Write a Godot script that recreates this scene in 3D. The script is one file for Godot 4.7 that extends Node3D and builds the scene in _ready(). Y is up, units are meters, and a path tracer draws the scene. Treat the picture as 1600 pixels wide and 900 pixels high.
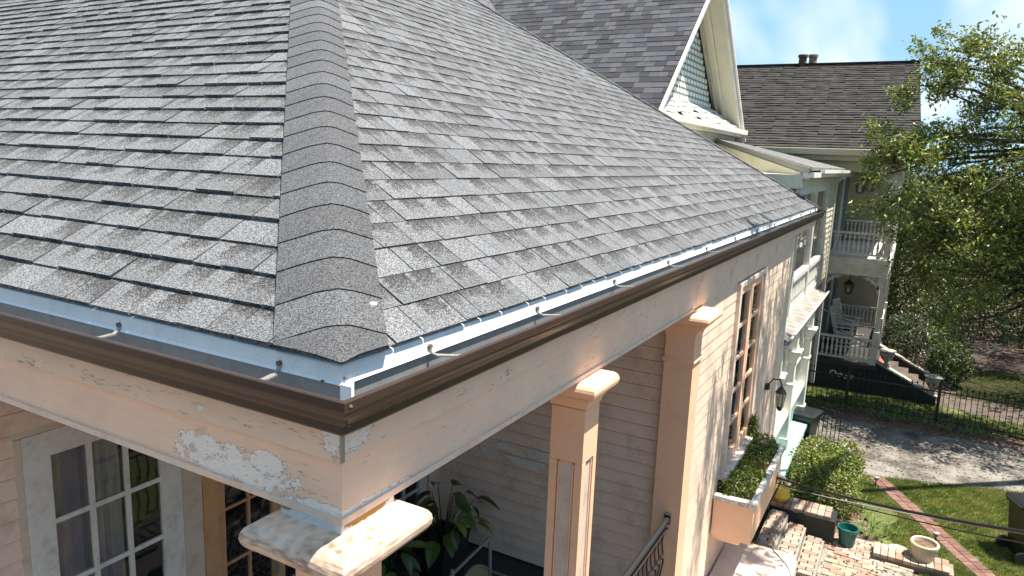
extends Node3D

var rng := RandomNumberGenerator.new()
var M := {}
var used := {}
var mesh_cache := {}
var child_names := {}
const CAM := Vector3(1.652, 6.199, 1.793)
const EAVE := 5.48
const SL := 0.65            # rise over run of the near roof
const EXPO := 0.172         # exposed height of one shingle course

# ------------------------------------------------------------------ helpers
func r(a: float, b: float) -> float:
	return rng.randf_range(a, b)

func lin(x: float, y: float, z: float) -> Color:
	return Color(x, y, z).linear_to_srgb()

func new_st() -> SurfaceTool:
	var st := SurfaceTool.new()
	st.begin(Mesh.PRIMITIVE_TRIANGLES)
	st.set_smooth_group(-1)
	return st

func tri(st: SurfaceTool, a: Vector3, b: Vector3, c: Vector3) -> void:
	st.add_vertex(a); st.add_vertex(c); st.add_vertex(b)

# corners counter-clockwise as seen from outside
func qd(st: SurfaceTool, a: Vector3, b: Vector3, c: Vector3, d: Vector3) -> void:
	tri(st, a, b, c); tri(st, a, c, d)

func quv(st: SurfaceTool, p: Array, uv: Array) -> void:
	for k in [0, 2, 1, 0, 3, 2]:
		st.set_uv(uv[k]); st.add_vertex(p[k])

func bx(st: SurfaceTool, lo: Vector3, hi: Vector3) -> void:
	var a := Vector3(lo.x, lo.y, hi.z); var b := Vector3(hi.x, lo.y, hi.z); var c := Vector3(hi.x, hi.y, hi.z); var d := Vector3(lo.x, hi.y, hi.z)
	var e := Vector3(lo.x, lo.y, lo.z); var f := Vector3(hi.x, lo.y, lo.z); var g := Vector3(hi.x, hi.y, lo.z); var h := Vector3(lo.x, hi.y, lo.z)
	qd(st, a, b, c, d); qd(st, f, e, h, g); qd(st, b, f, g, c); qd(st, e, a, d, h); qd(st, d, c, g, h); qd(st, e, f, b, a)

# a box between two points with width w (across) and height h
func bar(st: SurfaceTool, p: Vector3, q: Vector3, w: float, h: float, up := Vector3.UP) -> void:
	var d := (q - p).normalized()
	if abs(d.dot(up)) > 0.95: up = Vector3.BACK
	var s := d.cross(up).normalized() * w * 0.5
	var u := s.cross(d).normalized() * h * 0.5
	var a := [p - s - u, p + s - u, p + s + u, p - s + u]
	var b := [q - s - u, q + s - u, q + s + u, q - s + u]
	qd(st, a[0], a[1], a[2], a[3]); qd(st, b[1], b[0], b[3], b[2])
	for k in 4:
		var m := (k + 1) % 4
		qd(st, a[m], a[k], b[k], b[m])

# chamfered box
func cb(st: SurfaceTool, lo: Vector3, hi: Vector3, c := 0.006) -> void:
	ring(st, (lo.x + hi.x) / 2, (lo.z + hi.z) / 2, (hi.x - lo.x) / 2, (hi.z - lo.z) / 2, [Vector2(-c, lo.y), Vector2(0, lo.y + c), Vector2(0, hi.y - c), Vector2(-c, hi.y)])

# mouldings: a profile of (offset, y) swept round a rectangle, closed at both ends
func ring(st: SurfaceTool, cx: float, cz: float, hx: float, hz: float, prof: Array) -> void:
	var loops := []
	for p: Vector2 in prof:
		var x: float = hx + p.x; var z: float = hz + p.x
		loops.append([Vector3(cx - x, p.y, cz + z), Vector3(cx + x, p.y, cz + z), Vector3(cx + x, p.y, cz - z), Vector3(cx - x, p.y, cz - z)])
	for i in loops.size() - 1:
		for k in 4:
			var m := (k + 1) % 4
			qd(st, loops[i][k], loops[i][m], loops[i + 1][m], loops[i + 1][k])
	var t: Array = loops[-1]; qd(st, t[0], t[1], t[2], t[3])
	var b: Array = loops[0]; qd(st, b[3], b[2], b[1], b[0])

func tube(st: SurfaceTool, pts: Array, rad: Array, sides := 6) -> void:
	var prev := []
	var up := Vector3(0.13, 0.9, 0.4).normalized()
	for i in pts.size():
		var d: Vector3 = (pts[min(i + 1, pts.size() - 1)] - pts[max(i - 1, 0)]).normalized()
		var s := d.cross(up)
		if s.length() < 0.05: s = d.cross(Vector3.RIGHT)
		s = s.normalized()
		var u := s.cross(d).normalized()
		up = u
		var loop := []
		for k in sides:
			var a := TAU * k / sides
			loop.append(pts[i] + (s * cos(a) + u * sin(a)) * float(rad[min(i, rad.size() - 1)]))
		if i > 0:
			for k in sides:
				var m := (k + 1) % sides
				qd(st, prev[k], prev[m], loop[m], loop[k])
		else:
			for k in range(1, sides - 1): tri(st, loop[0], loop[k], loop[k + 1])
		prev = loop
	for k in range(1, sides - 1): tri(st, prev[0], prev[k + 1], prev[k])

# turned shape about a vertical axis; prof of (radius, y)
func lathe(st: SurfaceTool, at: Vector3, prof: Array, sides := 16) -> void:
	for i in prof.size() - 1:
		for k in sides:
			var a := TAU * k / sides; var b := TAU * (k + 1) / sides
			var p: Vector2 = prof[i]; var q: Vector2 = prof[i + 1]
			var v := func(t: float, w: Vector2) -> Vector3: return at + Vector3(cos(t) * w.x, w.y, -sin(t) * w.x)
			if p.x < 1e-5: tri(st, v.call(a, p), v.call(b, q), v.call(a, q))
			elif q.x < 1e-5: tri(st, v.call(a, p), v.call(b, p), v.call(a, q))
			else: qd(st, v.call(a, p), v.call(b, p), v.call(b, q), v.call(a, q))

func done(st: SurfaceTool, smooth := false) -> ArrayMesh:
	st.index()
	st.generate_normals()
	return st.commit()

func numbered(called: String) -> String:
	var n: int = used.get(called, 0)
	used[called] = n + 1
	return called if n == 0 else "%s_%03d" % [called, n]

func part(parent: Node3D, called: String, st, mat: Material, label := "") -> MeshInstance3D:
	var o := MeshInstance3D.new()
	var key := "%d/%s" % [parent.get_instance_id(), called]
	var n: int = child_names.get(key, 0)
	child_names[key] = n + 1
	o.name = called if n == 0 else "%s_%03d" % [called, n]
	o.mesh = done(st) if st is SurfaceTool else st
	o.material_override = mat
	parent.add_child(o)
	if label != "": o.set_meta("label", label)
	return o

func thing(called: String, label: String, category: String, group := "", at := Vector3.ZERO) -> Node3D:
	var o := Node3D.new()
	o.name = numbered(called)
	o.position = at
	o.set_meta("label", label); o.set_meta("category", category)
	if group != "": o.set_meta("group", group)
	add_child(o)
	return o

func struct(called: String, st, mat: Material) -> MeshInstance3D:
	var o := MeshInstance3D.new()
	o.name = numbered(called)
	o.mesh = done(st) if st is SurfaceTool else st
	o.material_override = mat
	o.set_meta("kind", "structure")
	add_child(o)
	return o

func copy(o: Node3D, label: String, at: Vector3, turn := 0.0, base := "") -> Node3D:
	var c: Node3D = o.duplicate()
	c.name = numbered(base if base != "" else String(o.name))
	c.position = at; c.rotation.y = turn
	c.set_meta("label", label)
	add_child(c)
	return c

# ------------------------------------------------------------------ textures
func noise(seed_: int, freq: float, oct := 4) -> FastNoiseLite:
	var n := FastNoiseLite.new()
	n.seed = seed_; n.frequency = freq; n.fractal_octaves = oct
	n.noise_type = FastNoiseLite.TYPE_SIMPLEX_SMOOTH
	return n

# seamless mix of coarse and fine noise pushed through a list of linear colours
func ramp_tex(seed_: int, f1: float, f2: float, mixf: float, cols: Array, size := 512, gain := 1.3) -> ImageTexture:
	var a := noise(seed_, f1, 4).get_seamless_image(size, size).get_data()
	var b := noise(seed_ + 7, f2, 2).get_seamless_image(size, size).get_data()
	var lut := []
	for k in 256:
		var t := k / 255.0 * (cols.size() - 1)
		var i := int(min(floor(t), cols.size() - 2))
		var c: Color = (cols[i] as Color).lerp(cols[i + 1], t - i).linear_to_srgb()
		lut.append([int(c.r * 255), int(c.g * 255), int(c.b * 255)])
	var out := PackedByteArray(); out.resize(size * size * 3)
	for k in size * size:
		var v := (a[k] * (1.0 - mixf) + b[k] * mixf - 127.5) * gain + 127.5
		var l: Array = lut[clampi(int(v), 0, 255)]
		out[k * 3] = l[0]; out[k * 3 + 1] = l[1]; out[k * 3 + 2] = l[2]
	var im := Image.create_from_data(size, size, false, Image.FORMAT_RGB8, out)
	im.generate_mipmaps()
	return ImageTexture.create_from_image(im)

func normal_tex(seed_: int, f1: float, bump: float, size := 512) -> ImageTexture:
	var im := noise(seed_, f1, 3).get_seamless_image(size, size)
	im.convert(Image.FORMAT_RGBA8)
	im.bump_map_to_normal_map(bump)
	return ImageTexture.create_from_image(im)

func plain(c: Color, rough := 0.7, metal := 0.0) -> StandardMaterial3D:
	var m := StandardMaterial3D.new()
	m.albedo_color = c; m.roughness = rough; m.metallic = metal
	m.cull_mode = BaseMaterial3D.CULL_DISABLED
	return m

func tri_mat(tex: Texture2D, scale: Vector3, rough := 0.8, nrm: Texture2D = null, nscale := 0.5) -> StandardMaterial3D:
	var m := plain(Color.WHITE, rough)
	m.albedo_texture = tex
	m.uv1_triplanar = true; m.uv1_world_triplanar = true
	m.uv1_scale = scale
	if nrm:
		m.normal_enabled = true; m.normal_texture = nrm; m.normal_scale = nscale
	return m

# granule atlas for asphalt shingles: 4 x 4 tabs, each of loose mineral granules; cells in rows 1 and 3 carry the darker blend printed along their upper edge
func shingle_atlas(seed_: int, tones: Array, dark: Color, spread: float, bands := true) -> ImageTexture:
	var g := RandomNumberGenerator.new(); g.seed = seed_
	var size := 1024
	var im := Image.create_empty(size, size, false, Image.FORMAT_RGB8)
	var edge := noise(seed_, 0.02, 3)
	var data := PackedByteArray(); data.resize(size * size * 3)
	var gr := 4
	for gy in range(0, size, gr):
		for gx in range(0, size, gr):
			var cx := gx / 256; var cy := gy / 256
			var cell: int = cy * 4 + cx
			var base: Color = tones[cell % tones.size()]
			var v := (gy % 256) / 256.0      # 0 upper edge of the tab
			var p := g.randf()
			var band := 0.0
			if bands and cell % 2 == 1:
				band = 0.50 + 0.20 * (cell % 3) + edge.get_noise_2d(gx, cell * 90.0) * 0.30
				var lu := (gx % 256) / 256.0 + edge.get_noise_2d(gy * 1.5, cell * 50.0) * 0.12
				var u0 := fmod(cell * 0.37, 0.5)
				if cell % 3 != 0 and (lu < u0 or lu > u0 + 0.52): band *= 0.18
			var is_dark := v < band and g.randf() < 0.92 * (1.0 - pow(v / max(band, 0.01), 2.0))
			var c: Color = base
			if is_dark: c = dark
			if p < 0.22: c = c * (1.0 - spread * 0.75)
			elif p > 0.74: c = c * (1.0 + spread * 1.15)
			elif p > 0.55: c = c * (1.0 + spread * 0.3)
			var s := c.linear_to_srgb()
			var bb := [clampi(int(s.r * 255), 0, 255), clampi(int(s.g * 255), 0, 255), clampi(int(s.b * 255), 0, 255)]
			for yy in gr:
				for xx in gr:
					if gy + yy < size and gx + xx < size:
						var k := ((gy + yy) * size + gx + xx) * 3
						data[k] = bb[0]; data[k + 1] = bb[1]; data[k + 2] = bb[2]
	im = Image.create_from_data(size, size, false, Image.FORMAT_RGB8, data)
	im.generate_mipmaps()
	return ImageTexture.create_from_image(im)

# old paint on one board: w x h pixels over wm x hm metres. peels: [u, v, ru, rv] in metres, bare primer showing there
func old_paint(seed_: int, w: int, h: int, wm: float, hm: float, base: Color, bare: Color, peels: Array, dirt := 0.5, extra := []) -> Array:
	var n1 := noise(seed_, 9.0, 4); var n2 := noise(seed_ + 1, 34.0, 3); var n3 := noise(seed_ + 2, 2.2, 3); var n4 := noise(seed_ + 3, 70.0, 2)
	var data := PackedByteArray(); data.resize(w * h * 3)
	var hgt := PackedByteArray(); hgt.resize(w * h)
	for j in h:
		var y := (1.0 - (j + 0.5) / h) * hm
		for i in w:
			var x := (i + 0.5) / w * wm
			var tone := 1.0 + 0.07 * n3.get_noise_2d(x, y) + 0.05 * n1.get_noise_2d(x * 0.6, y * 2.0)
			var c := Color(base.r * tone, base.g * tone, base.b * tone)
			var lev := 0.85 + 0.06 * n4.get_noise_2d(x * 0.3, y * 2.0)
			# grime lying in the brush marks along the board
			var g := n2.get_noise_2d(x * 0.35, y * 2.4) * 0.6 + n1.get_noise_2d(x * 0.3, y) * 0.6
			if g > 0.62 - dirt * 0.5: c = c.lerp(Color(0.16, 0.12, 0.09), clampf((g - 0.62 + dirt * 0.5) * 2.2, 0.0, 0.62))
			for q in extra:
				var ee := pow((x - float(q[0])) / float(q[2]), 2.0) + pow((y - float(q[1])) / float(q[3]), 2.0) + 0.5 * n1.get_noise_2d(x * 2.0, y * 2.0) + 0.25 * n2.get_noise_2d(x, y)
				if ee < 1.0: c = (q[4] as Color) * (1.0 + 0.15 * n2.get_noise_2d(x * 0.4, y * 2.0))
			for q in peels:
				var e := pow((x - float(q[0])) / float(q[2]), 2.0) + pow((y - float(q[1])) / float(q[3]), 2.0)
				e += 0.75 * n1.get_noise_2d(x * 1.4, y * 1.4) + 0.5 * n2.get_noise_2d(x, y * 1.3)
				if e < 1.0:
					var t := 1.0 + 0.13 * n4.get_noise_2d(x * 0.3, y * 2.0)
					c = Color(bare.r * t, bare.g * t, bare.b * t)
					if n2.get_noise_2d(x * 0.5 + 9.0, y * 1.8) > 0.52: c = c.lerp(Color(0.25, 0.22, 0.2), 0.6)
					lev = 0.2 + 0.12 * n4.get_noise_2d(x * 0.3, y * 2.0)
				elif e < 1.09:
					lev = 1.0
					c = c.lerp(Color(0.12, 0.09, 0.07), 0.55)
			var s := c.linear_to_srgb()
			var k := (j * w + i) * 3
			data[k] = clampi(int(s.r * 255), 0, 255); data[k + 1] = clampi(int(s.g * 255), 0, 255); data[k + 2] = clampi(int(s.b * 255), 0, 255)
			hgt[j * w + i] = clampi(int(lev * 255), 0, 255)
	var im := Image.create_from_data(w, h, false, Image.FORMAT_RGB8, data)
	im.generate_mipmaps()
	return [ImageTexture.create_from_image(im), ImageTexture.create_from_image(Image.create_from_data(w, h, false, Image.FORMAT_L8, hgt))]

func uv_mat(tex: Array, rough := 0.75) -> StandardMaterial3D:
	var m := plain(Color.WHITE, rough)
	m.albedo_texture = tex[0]
	m.heightmap_enabled = true; m.heightmap_texture = tex[1]; m.heightmap_scale = 0.35
	return m

func make_materials() -> void:
	M.bump_tex = normal_tex(3, 0.02, 3.0)
	var bump2 := normal_tex(5, 0.06, 4.0)
	var pk := Color(0.77, 0.605, 0.49); var pk2 := Color(0.66, 0.505, 0.40)
	M.pink = tri_mat(ramp_tex(11, 0.006, 0.05, 0.35, [pk2 * 0.9, pk2, pk, pk, pk * 1.06]), Vector3(0.7, 0.7, 0.7), 0.65, M.bump_tex, 0.2)
	var pe := Color(0.82, 0.53, 0.355)
	M.peach = tri_mat(ramp_tex(12, 0.006, 0.06, 0.3, [pe * 0.86, pe * 0.95, pe, pe, pe * 1.05]), Vector3(0.8, 0.8, 0.8), 0.6, M.bump_tex, 0.2)
	M.panel = tri_mat(ramp_tex(13, 0.008, 0.06, 0.4, [Color(0.42, 0.35, 0.3), Color(0.55, 0.48, 0.42), Color(0.6, 0.53, 0.47), Color(0.64, 0.58, 0.52)]), Vector3(0.9, 0.9, 0.9), 0.7)
	M.orange = tri_mat(ramp_tex(14, 0.008, 0.05, 0.3, [Color(0.42, 0.23, 0.11), Color(0.52, 0.3, 0.15), Color(0.55, 0.33, 0.17)]), Vector3(0.9, 0.9, 0.9), 0.6)
	M.white_old = tri_mat(ramp_tex(15, 0.01, 0.05, 0.45, [Color(0.46, 0.45, 0.41), Color(0.60, 0.61, 0.58), Color(0.66, 0.67, 0.65), Color(0.68, 0.69, 0.68)], 512, 1.3), Vector3(0.6, 0.6, 0.6), 0.65, M.bump_tex, 0.3)
	M.cream_trim = tri_mat(ramp_tex(16, 0.008, 0.05, 0.3, [Color(0.46, 0.38, 0.3), Color(0.58, 0.5, 0.41), Color(0.62, 0.54, 0.45)]), Vector3(0.9, 0.9, 0.9), 0.65)
	M.deck = plain(lin(0.05, 0.05, 0.055), 0.95)
	var gt := [Color(0.099, 0.104, 0.112), Color(0.104, 0.109, 0.117), Color(0.116, 0.122, 0.131), Color(0.089, 0.094, 0.101)]
	M.shingle = plain(Color.WHITE, 0.95)
	M.shingle.albedo_texture = shingle_atlas(21, gt, Color(0.030, 0.0295, 0.0295), 0.9)
	M.shingle.vertex_color_use_as_albedo = true
	M.shingle.normal_enabled = true; M.shingle.normal_texture = bump2; M.shingle.normal_scale = 0.5
	M.cap_shingle = plain(Color.WHITE, 0.95)
	M.cap_shingle.albedo_texture = shingle_atlas(23, [Color(0.099, 0.103, 0.110)], Color.BLACK, 0.92, false)
	M.cap_shingle.vertex_color_use_as_albedo = true
	M.dark_shingle = plain(Color.WHITE, 0.95)
	M.dark_shingle.albedo_texture = shingle_atlas(22, [Color(0.056, 0.059, 0.067)], Color(0.042, 0.044, 0.05), 0.5)
	M.dark_shingle.vertex_color_use_as_albedo = true
	M.metal_white = tri_mat(ramp_tex(17, 0.01, 0.08, 0.4, [Color(0.56, 0.58, 0.59), Color(0.70, 0.72, 0.73), Color(0.73, 0.75, 0.76), Color(0.76, 0.77, 0.78)]), Vector3(1.3, 1.3, 1.3), 0.38)
	M.metal_grey = tri_mat(ramp_tex(17, 0.01, 0.08, 0.4, [Color(0.15, 0.158, 0.165), Color(0.19, 0.20, 0.208), Color(0.22, 0.23, 0.24)]), Vector3(1.3, 1.3, 1.3), 0.3)
	M.brown = tri_mat(ramp_tex(18, 0.01, 0.06, 0.3, [Color(0.036, 0.022, 0.016), Color(0.043, 0.026, 0.019), Color(0.048, 0.029, 0.021)]), Vector3(1, 1, 1), 0.4)
	M.steel = plain(lin(0.36, 0.36, 0.34), 0.45, 0.6)
	M.rust = plain(lin(0.12, 0.09, 0.07), 0.8)
	M.iron = plain(lin(0.018, 0.018, 0.02), 0.45)
	var cr := Color(0.62, 0.595, 0.475)
	M.cream = tri_mat(ramp_tex(31, 0.006, 0.05, 0.35, [cr * 0.8, cr * 0.93, cr, cr * 1.04]), Vector3(0.4, 0.4, 0.4), 0.7)
	M.cream_white = tri_mat(ramp_tex(32, 0.008, 0.05, 0.35, [Color(0.52, 0.51, 0.44), Color(0.70, 0.70, 0.63), Color(0.76, 0.76, 0.70)]), Vector3(0.6, 0.6, 0.6), 0.65)
	M.white = tri_mat(ramp_tex(33, 0.01, 0.05, 0.35, [Color(0.46, 0.45, 0.41), Color(0.64, 0.63, 0.585), Color(0.70, 0.69, 0.645)]), Vector3(0.6, 0.6, 0.6), 0.6)
	M.mint = plain(lin(0.72, 0.79, 0.73), 0.7)
	M.teal = tri_mat(ramp_tex(34, 0.01, 0.05, 0.3, [Color(0.2, 0.36, 0.33), Color(0.26, 0.43, 0.39), Color(0.29, 0.46, 0.42)]), Vector3(0.6, 0.6, 0.6), 0.6)
	M.blue_shutter = plain(lin(0.07, 0.13, 0.145), 0.55)
	M.yellow_wall = tri_mat(ramp_tex(35, 0.006, 0.05, 0.3, [Color(0.3450, 0.3150, 0.2184), Color(0.4350, 0.3975, 0.2808), Color(0.4650, 0.4275, 0.3120)]), Vector3(0.3, 0.3, 0.3), 0.75)
	M.brown_roof = tri_mat(ramp_tex(36, 0.012, 0.09, 0.5, [Color(0.0125, 0.0108, 0.0101), Color(0.0235, 0.0216, 0.0196), Color(0.0360, 0.0335, 0.0302), Color(0.0480, 0.0459, 0.0426)], 512, 1.9), Vector3(0.5, 0.5, 0.5), 0.95)
	M.brown_roof_dark = tri_mat(ramp_tex(37, 0.012, 0.09, 0.5, [Color(0.0092, 0.0081, 0.0080), Color(0.0164, 0.0149, 0.0136), Color(0.0244, 0.0225, 0.0207), Color(0.0302, 0.0284, 0.0258)], 512, 1.9), Vector3(0.5, 0.5, 0.5), 0.95)
	M.grey_roof = tri_mat(ramp_tex(38, 0.015, 0.09, 0.5, [Color(0.084, 0.084, 0.084), Color(0.156, 0.156, 0.156), Color(0.204, 0.204, 0.210)], 512, 1.8), Vector3(0.6, 0.6, 0.6), 0.95)
	M.tin = tri_mat(ramp_tex(39, 0.01, 0.06, 0.4, [Color(0.10, 0.09, 0.085), Color(0.17, 0.16, 0.15), Color(0.24, 0.225, 0.21), Color(0.5, 0.49, 0.47)], 512, 1.5), Vector3(0.8, 0.8, 0.8), 0.8)
	var g := plain(lin(0.012, 0.014, 0.016), 0.03)
	g.transparency = BaseMaterial3D.TRANSPARENCY_ALPHA; g.albedo_color.a = 0.35
	M.glass = g
	M.room = plain(lin(0.17, 0.145, 0.125), 0.9)
	M.room_red = tri_mat(ramp_tex(41, 0.02, 0.06, 0.5, [Color(0.01, 0.008, 0.007), Color(0.05, 0.02, 0.016), Color(0.2, 0.15, 0.12), Color(0.3, 0.26, 0.22)], 512, 2.2), Vector3(1.2, 1.2, 1.2), 0.8)
	M.curtain = plain(lin(0.5, 0.5, 0.56), 0.85)
	M.black_skirt = plain(lin(0.012, 0.014, 0.015), 0.6)
	M.porch_floor = plain(lin(0.035, 0.034, 0.033), 0.6)
	M.brick = []
	for q in [Color(0.36, 0.27, 0.21), Color(0.30, 0.19, 0.14), Color(0.40, 0.33, 0.27), Color(0.27, 0.215, 0.175), Color(0.42, 0.30, 0.22)]:
		M.brick.append(tri_mat(ramp_tex(50 + M.brick.size(), 0.02, 0.09, 0.5, [q * 0.55, q * 0.85, q, q * 1.2], 256, 1.6), Vector3(2.1, 2.1, 2.1), 0.9, bump2, 0.6))
	M.red_brick = []
	for q in [Color(0.17, 0.085, 0.068), Color(0.135, 0.075, 0.062), Color(0.20, 0.11, 0.088)]:
		M.red_brick.append(tri_mat(ramp_tex(60 + M.red_brick.size(), 0.02, 0.09, 0.5, [q * 0.6, q * 0.9, q, q * 1.25], 256, 1.6), Vector3(2.1, 2.1, 2.1), 0.9, bump2, 0.6))
	M.mortar = tri_mat(ramp_tex(70, 0.02, 0.09, 0.5, [Color(0.13, 0.12, 0.1), Color(0.23, 0.215, 0.185), Color(0.3, 0.28, 0.24)], 256, 1.5), Vector3(1, 1, 1), 0.95)
	M.concrete = tri_mat(ramp_tex(71, 0.006, 0.06, 0.35, [Color(0.045, 0.041, 0.036), Color(0.105, 0.098, 0.088), Color(0.165, 0.156, 0.141), Color(0.205, 0.195, 0.178)], 1024, 2.3), Vector3(0.17, 0.17, 0.17), 0.9, bump2, 0.4)
	M.lawn = tri_mat(ramp_tex(72, 0.012, 0.09, 0.5, [Color(0.05, 0.045, 0.02), Color(0.07, 0.085, 0.022), Color(0.095, 0.125, 0.03), Color(0.15, 0.15, 0.06)], 512, 1.7), Vector3(0.4, 0.4, 0.4), 0.95)
	M.warm_gravel = tri_mat(ramp_tex(81, 0.012, 0.09, 0.5, [Color(0.12, 0.09, 0.065), Color(0.21, 0.16, 0.115), Color(0.28, 0.22, 0.165)], 256, 1.6), Vector3(0.4, 0.4, 0.4), 0.95)
	M.mulch = tri_mat(ramp_tex(73, 0.02, 0.1, 0.5, [Color(0.03, 0.02, 0.015), Color(0.085, 0.05, 0.034), Color(0.16, 0.10, 0.07), Color(0.22, 0.16, 0.12)], 512, 1.8), Vector3(0.8, 0.8, 0.8), 0.95, bump2, 0.8)
	M.dirt_path = tri_mat(ramp_tex(74, 0.012, 0.09, 0.5, [Color(0.043, 0.034, 0.028), Color(0.087, 0.068, 0.056), Color(0.130, 0.105, 0.090)], 512, 1.6), Vector3(0.4, 0.4, 0.4), 0.95)
	M.plaster = tri_mat(ramp_tex(75, 0.006, 0.06, 0.35, [Color(0.5, 0.41, 0.34), Color(0.66, 0.56, 0.49), Color(0.72, 0.63, 0.56)]), Vector3(0.5, 0.5, 0.5), 0.75, M.bump_tex, 0.3)
	M.bark = tri_mat(ramp_tex(76, 0.02, 0.09, 0.5, [Color(0.02, 0.017, 0.014), Color(0.06, 0.05, 0.042), Color(0.12, 0.105, 0.09)], 256, 1.6), Vector3(1.5, 1.5, 1.5), 0.95, bump2, 0.8)
	M.plastic_black = plain(lin(0.014, 0.016, 0.017), 0.35)
	M.bucket = plain(lin(0.01, 0.10, 0.09), 0.35)
	M.pot = tri_mat(ramp_tex(77, 0.02, 0.08, 0.4, [Color(0.36, 0.3, 0.2), Color(0.52, 0.46, 0.33), Color(0.58, 0.52, 0.39)], 256), Vector3(1.5, 1.5, 1.5), 0.7)
	M.terracotta = plain(lin(0.3, 0.1, 0.06), 0.85)
	M.chimney_red = plain(lin(0.075, 0.035, 0.026), 0.9)
	M.chimney_tan = plain(lin(0.22, 0.15, 0.11), 0.9)
	M.stone = tri_mat(ramp_tex(78, 0.02, 0.08, 0.4, [Color(0.2, 0.19, 0.17), Color(0.34, 0.33, 0.3), Color(0.42, 0.41, 0.38)], 256), Vector3(1.5, 1.5, 1.5), 0.9)
	M.yellow = plain(lin(0.62, 0.42, 0.05), 0.6)
	M.cable = plain(lin(0.012, 0.012, 0.013), 0.5)
	M.wire_grey = plain(lin(0.35, 0.35, 0.35), 0.5)
	M.mesh_tan = tri_mat(ramp_tex(79, 0.2, 0.3, 0.5, [Color(0.08, 0.06, 0.04), Color(0.2, 0.16, 0.1), Color(0.3, 0.24, 0.16)], 256, 2.0), Vector3(2, 2, 2), 0.7)
	M.weathered = tri_mat(ramp_tex(80, 0.02, 0.08, 0.5, [Color(0.2, 0.18, 0.16), Color(0.42, 0.41, 0.38), Color(0.62, 0.62, 0.58), Color(0.70, 0.70, 0.66)], 256, 1.4), Vector3(1.4, 1.4, 1.4), 0.85)
	M.core = plain(lin(0.2, 0.17, 0.15), 0.9)

func leaf_mat(backlit := 0.8) -> StandardMaterial3D:
	var m := plain(Color.WHITE, 0.4)
	m.vertex_color_use_as_albedo = true
	m.backlight_enabled = true; m.backlight = Color(backlit, backlit, backlit * 0.6)
	return m

# ------------------------------------------------------------------ shingles
# local frame of a roof slope: x along the courses, y out of the roof, -z up the slope
func slope_frame(o: Vector3, e: Vector3, s: Vector3) -> Transform3D:
	return Transform3D(Basis(e, e.cross(s), -s), o)

func tab_mesh(w: float, c0: float, c1: float, up: float, hb: float, ht: float, cell: int, tint: Color, ucell := 0.30) -> ArrayMesh:
	var st := new_st()
	st.set_color(tint)
	var cu := (cell % 4) * 0.25; var cv := (cell / 4) * 0.25
	var us := minf(w / ucell, 1.0) * 0.246
	var a := Vector3(0, hb, 0); var b := Vector3(w, hb, 0); var c := Vector3(w + c1, ht, -up); var d := Vector3(c0, ht, -up)
	var uv := [Vector2(cu + 0.002, cv + 0.247), Vector2(cu + 0.002 + us, cv + 0.247), Vector2(cu + 0.002 + us, cv + 0.002), Vector2(cu + 0.002, cv + 0.002)]
	quv(st, [a, b, c, d], uv)
	var k := Vector2(cu + 0.1, cv + 0.2)
	var a0 := Vector3(0, 0.0, 0.0); var b0 := Vector3(w, 0.0, 0.0); var c0v := Vector3(w + c1, -0.004, -up); var d0 := Vector3(c0, -0.004, -up)
	quv(st, [a0, b0, b, a], [k, k + Vector2(us * 0.4, 0), k + Vector2(us * 0.4, 0.01), k + Vector2(0, 0.01)])
	quv(st, [b0, c0v, c, b], [k, k, k, k]); quv(st, [d0, a0, a, d], [k, k, k, k])
	return done(st)

# collects every tab of a slope: [transform, mesh, distance]
func lay_course_tabs(list: Array, fr: Transform3D, ncourse: int, expo: float, a0: Callable, a1: Callable, cl: float, cr: float, hb: float, widths: Array, cells: Array, tints: Array, key: String) -> void:
	var wear := noise(77, 0.35, 3)
	for k in ncourse:
		var x: float = a0.call(k); var e: float = a1.call(k)
		if e - x < 0.05: continue
		var up := expo * 1.12
		var first := true
		# a joint may not sit above the one below: start each course at its own offset
		var pend: float = r(0.05, 0.2)
		while x < e - 0.01:
			var wi := rng.randi() % widths.size()
			var w: float = widths[wi]
			if first: w = pend + 0.06; wi = -1
			var last := x + w > e - 0.06
			if last: w = e - x; wi = -1
			var cell: int = cells[rng.randi() % cells.size()]
			var ti := clampi(int((wear.get_noise_2d(x * 0.9, k * 0.55) * 0.75 + 0.5) * tints.size() + r(-1.6, 1.6)), 0, tints.size() - 1) if key in ["l", "r"] else rng.randi() % tints.size()
			var hj := rng.randi() % 3
			var h: float = hb * [0.72, 1.0, 1.22][hj]
			var m: ArrayMesh
			var c0 := cl * up if first else 0.0
			var c1 := cr * up if last else 0.0
			if wi >= 0 and not first and not last:
				var ck := "%s_%d_%d_%d_%d" % [key, wi, cell, ti, hj]
				if not mesh_cache.has(ck): mesh_cache[ck] = tab_mesh(w - 0.0065, 0, 0, up, h, 0.002, cell, tints[ti])
				m = mesh_cache[ck]
			else:
				m = tab_mesh(w - 0.0065, c0, c1, up, h, 0.002, cell, tints[ti])
			var local := Transform3D(Basis(Vector3.UP, r(-0.006, 0.006)), Vector3(x, r(0.0, 0.0015), -k * expo + r(-0.0025, 0.0025)))
			var t := fr * local
			list.append([t, m, (t * Vector3(w / 2, 0, -expo / 2)).distance_to(CAM)])
			x += w
			first = false

func place_tabs(list: Array, singles: int, parent: Node3D, mat: Material) -> void:
	list.sort_custom(func(p, q): return p[2] < q[2])
	var st := SurfaceTool.new()
	var rest := 0
	for i in list.size():
		if i < singles:
			var o := part(parent, "shingle", list[i][1], mat)
			o.transform = list[i][0]
		else:
			st.append_from(list[i][1], 0, list[i][0])
			rest += 1
	if rest > 0:
		var o := part(parent, "shingle_courses", st.commit(), mat)
		o.set_meta("kind", "stuff")

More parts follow.
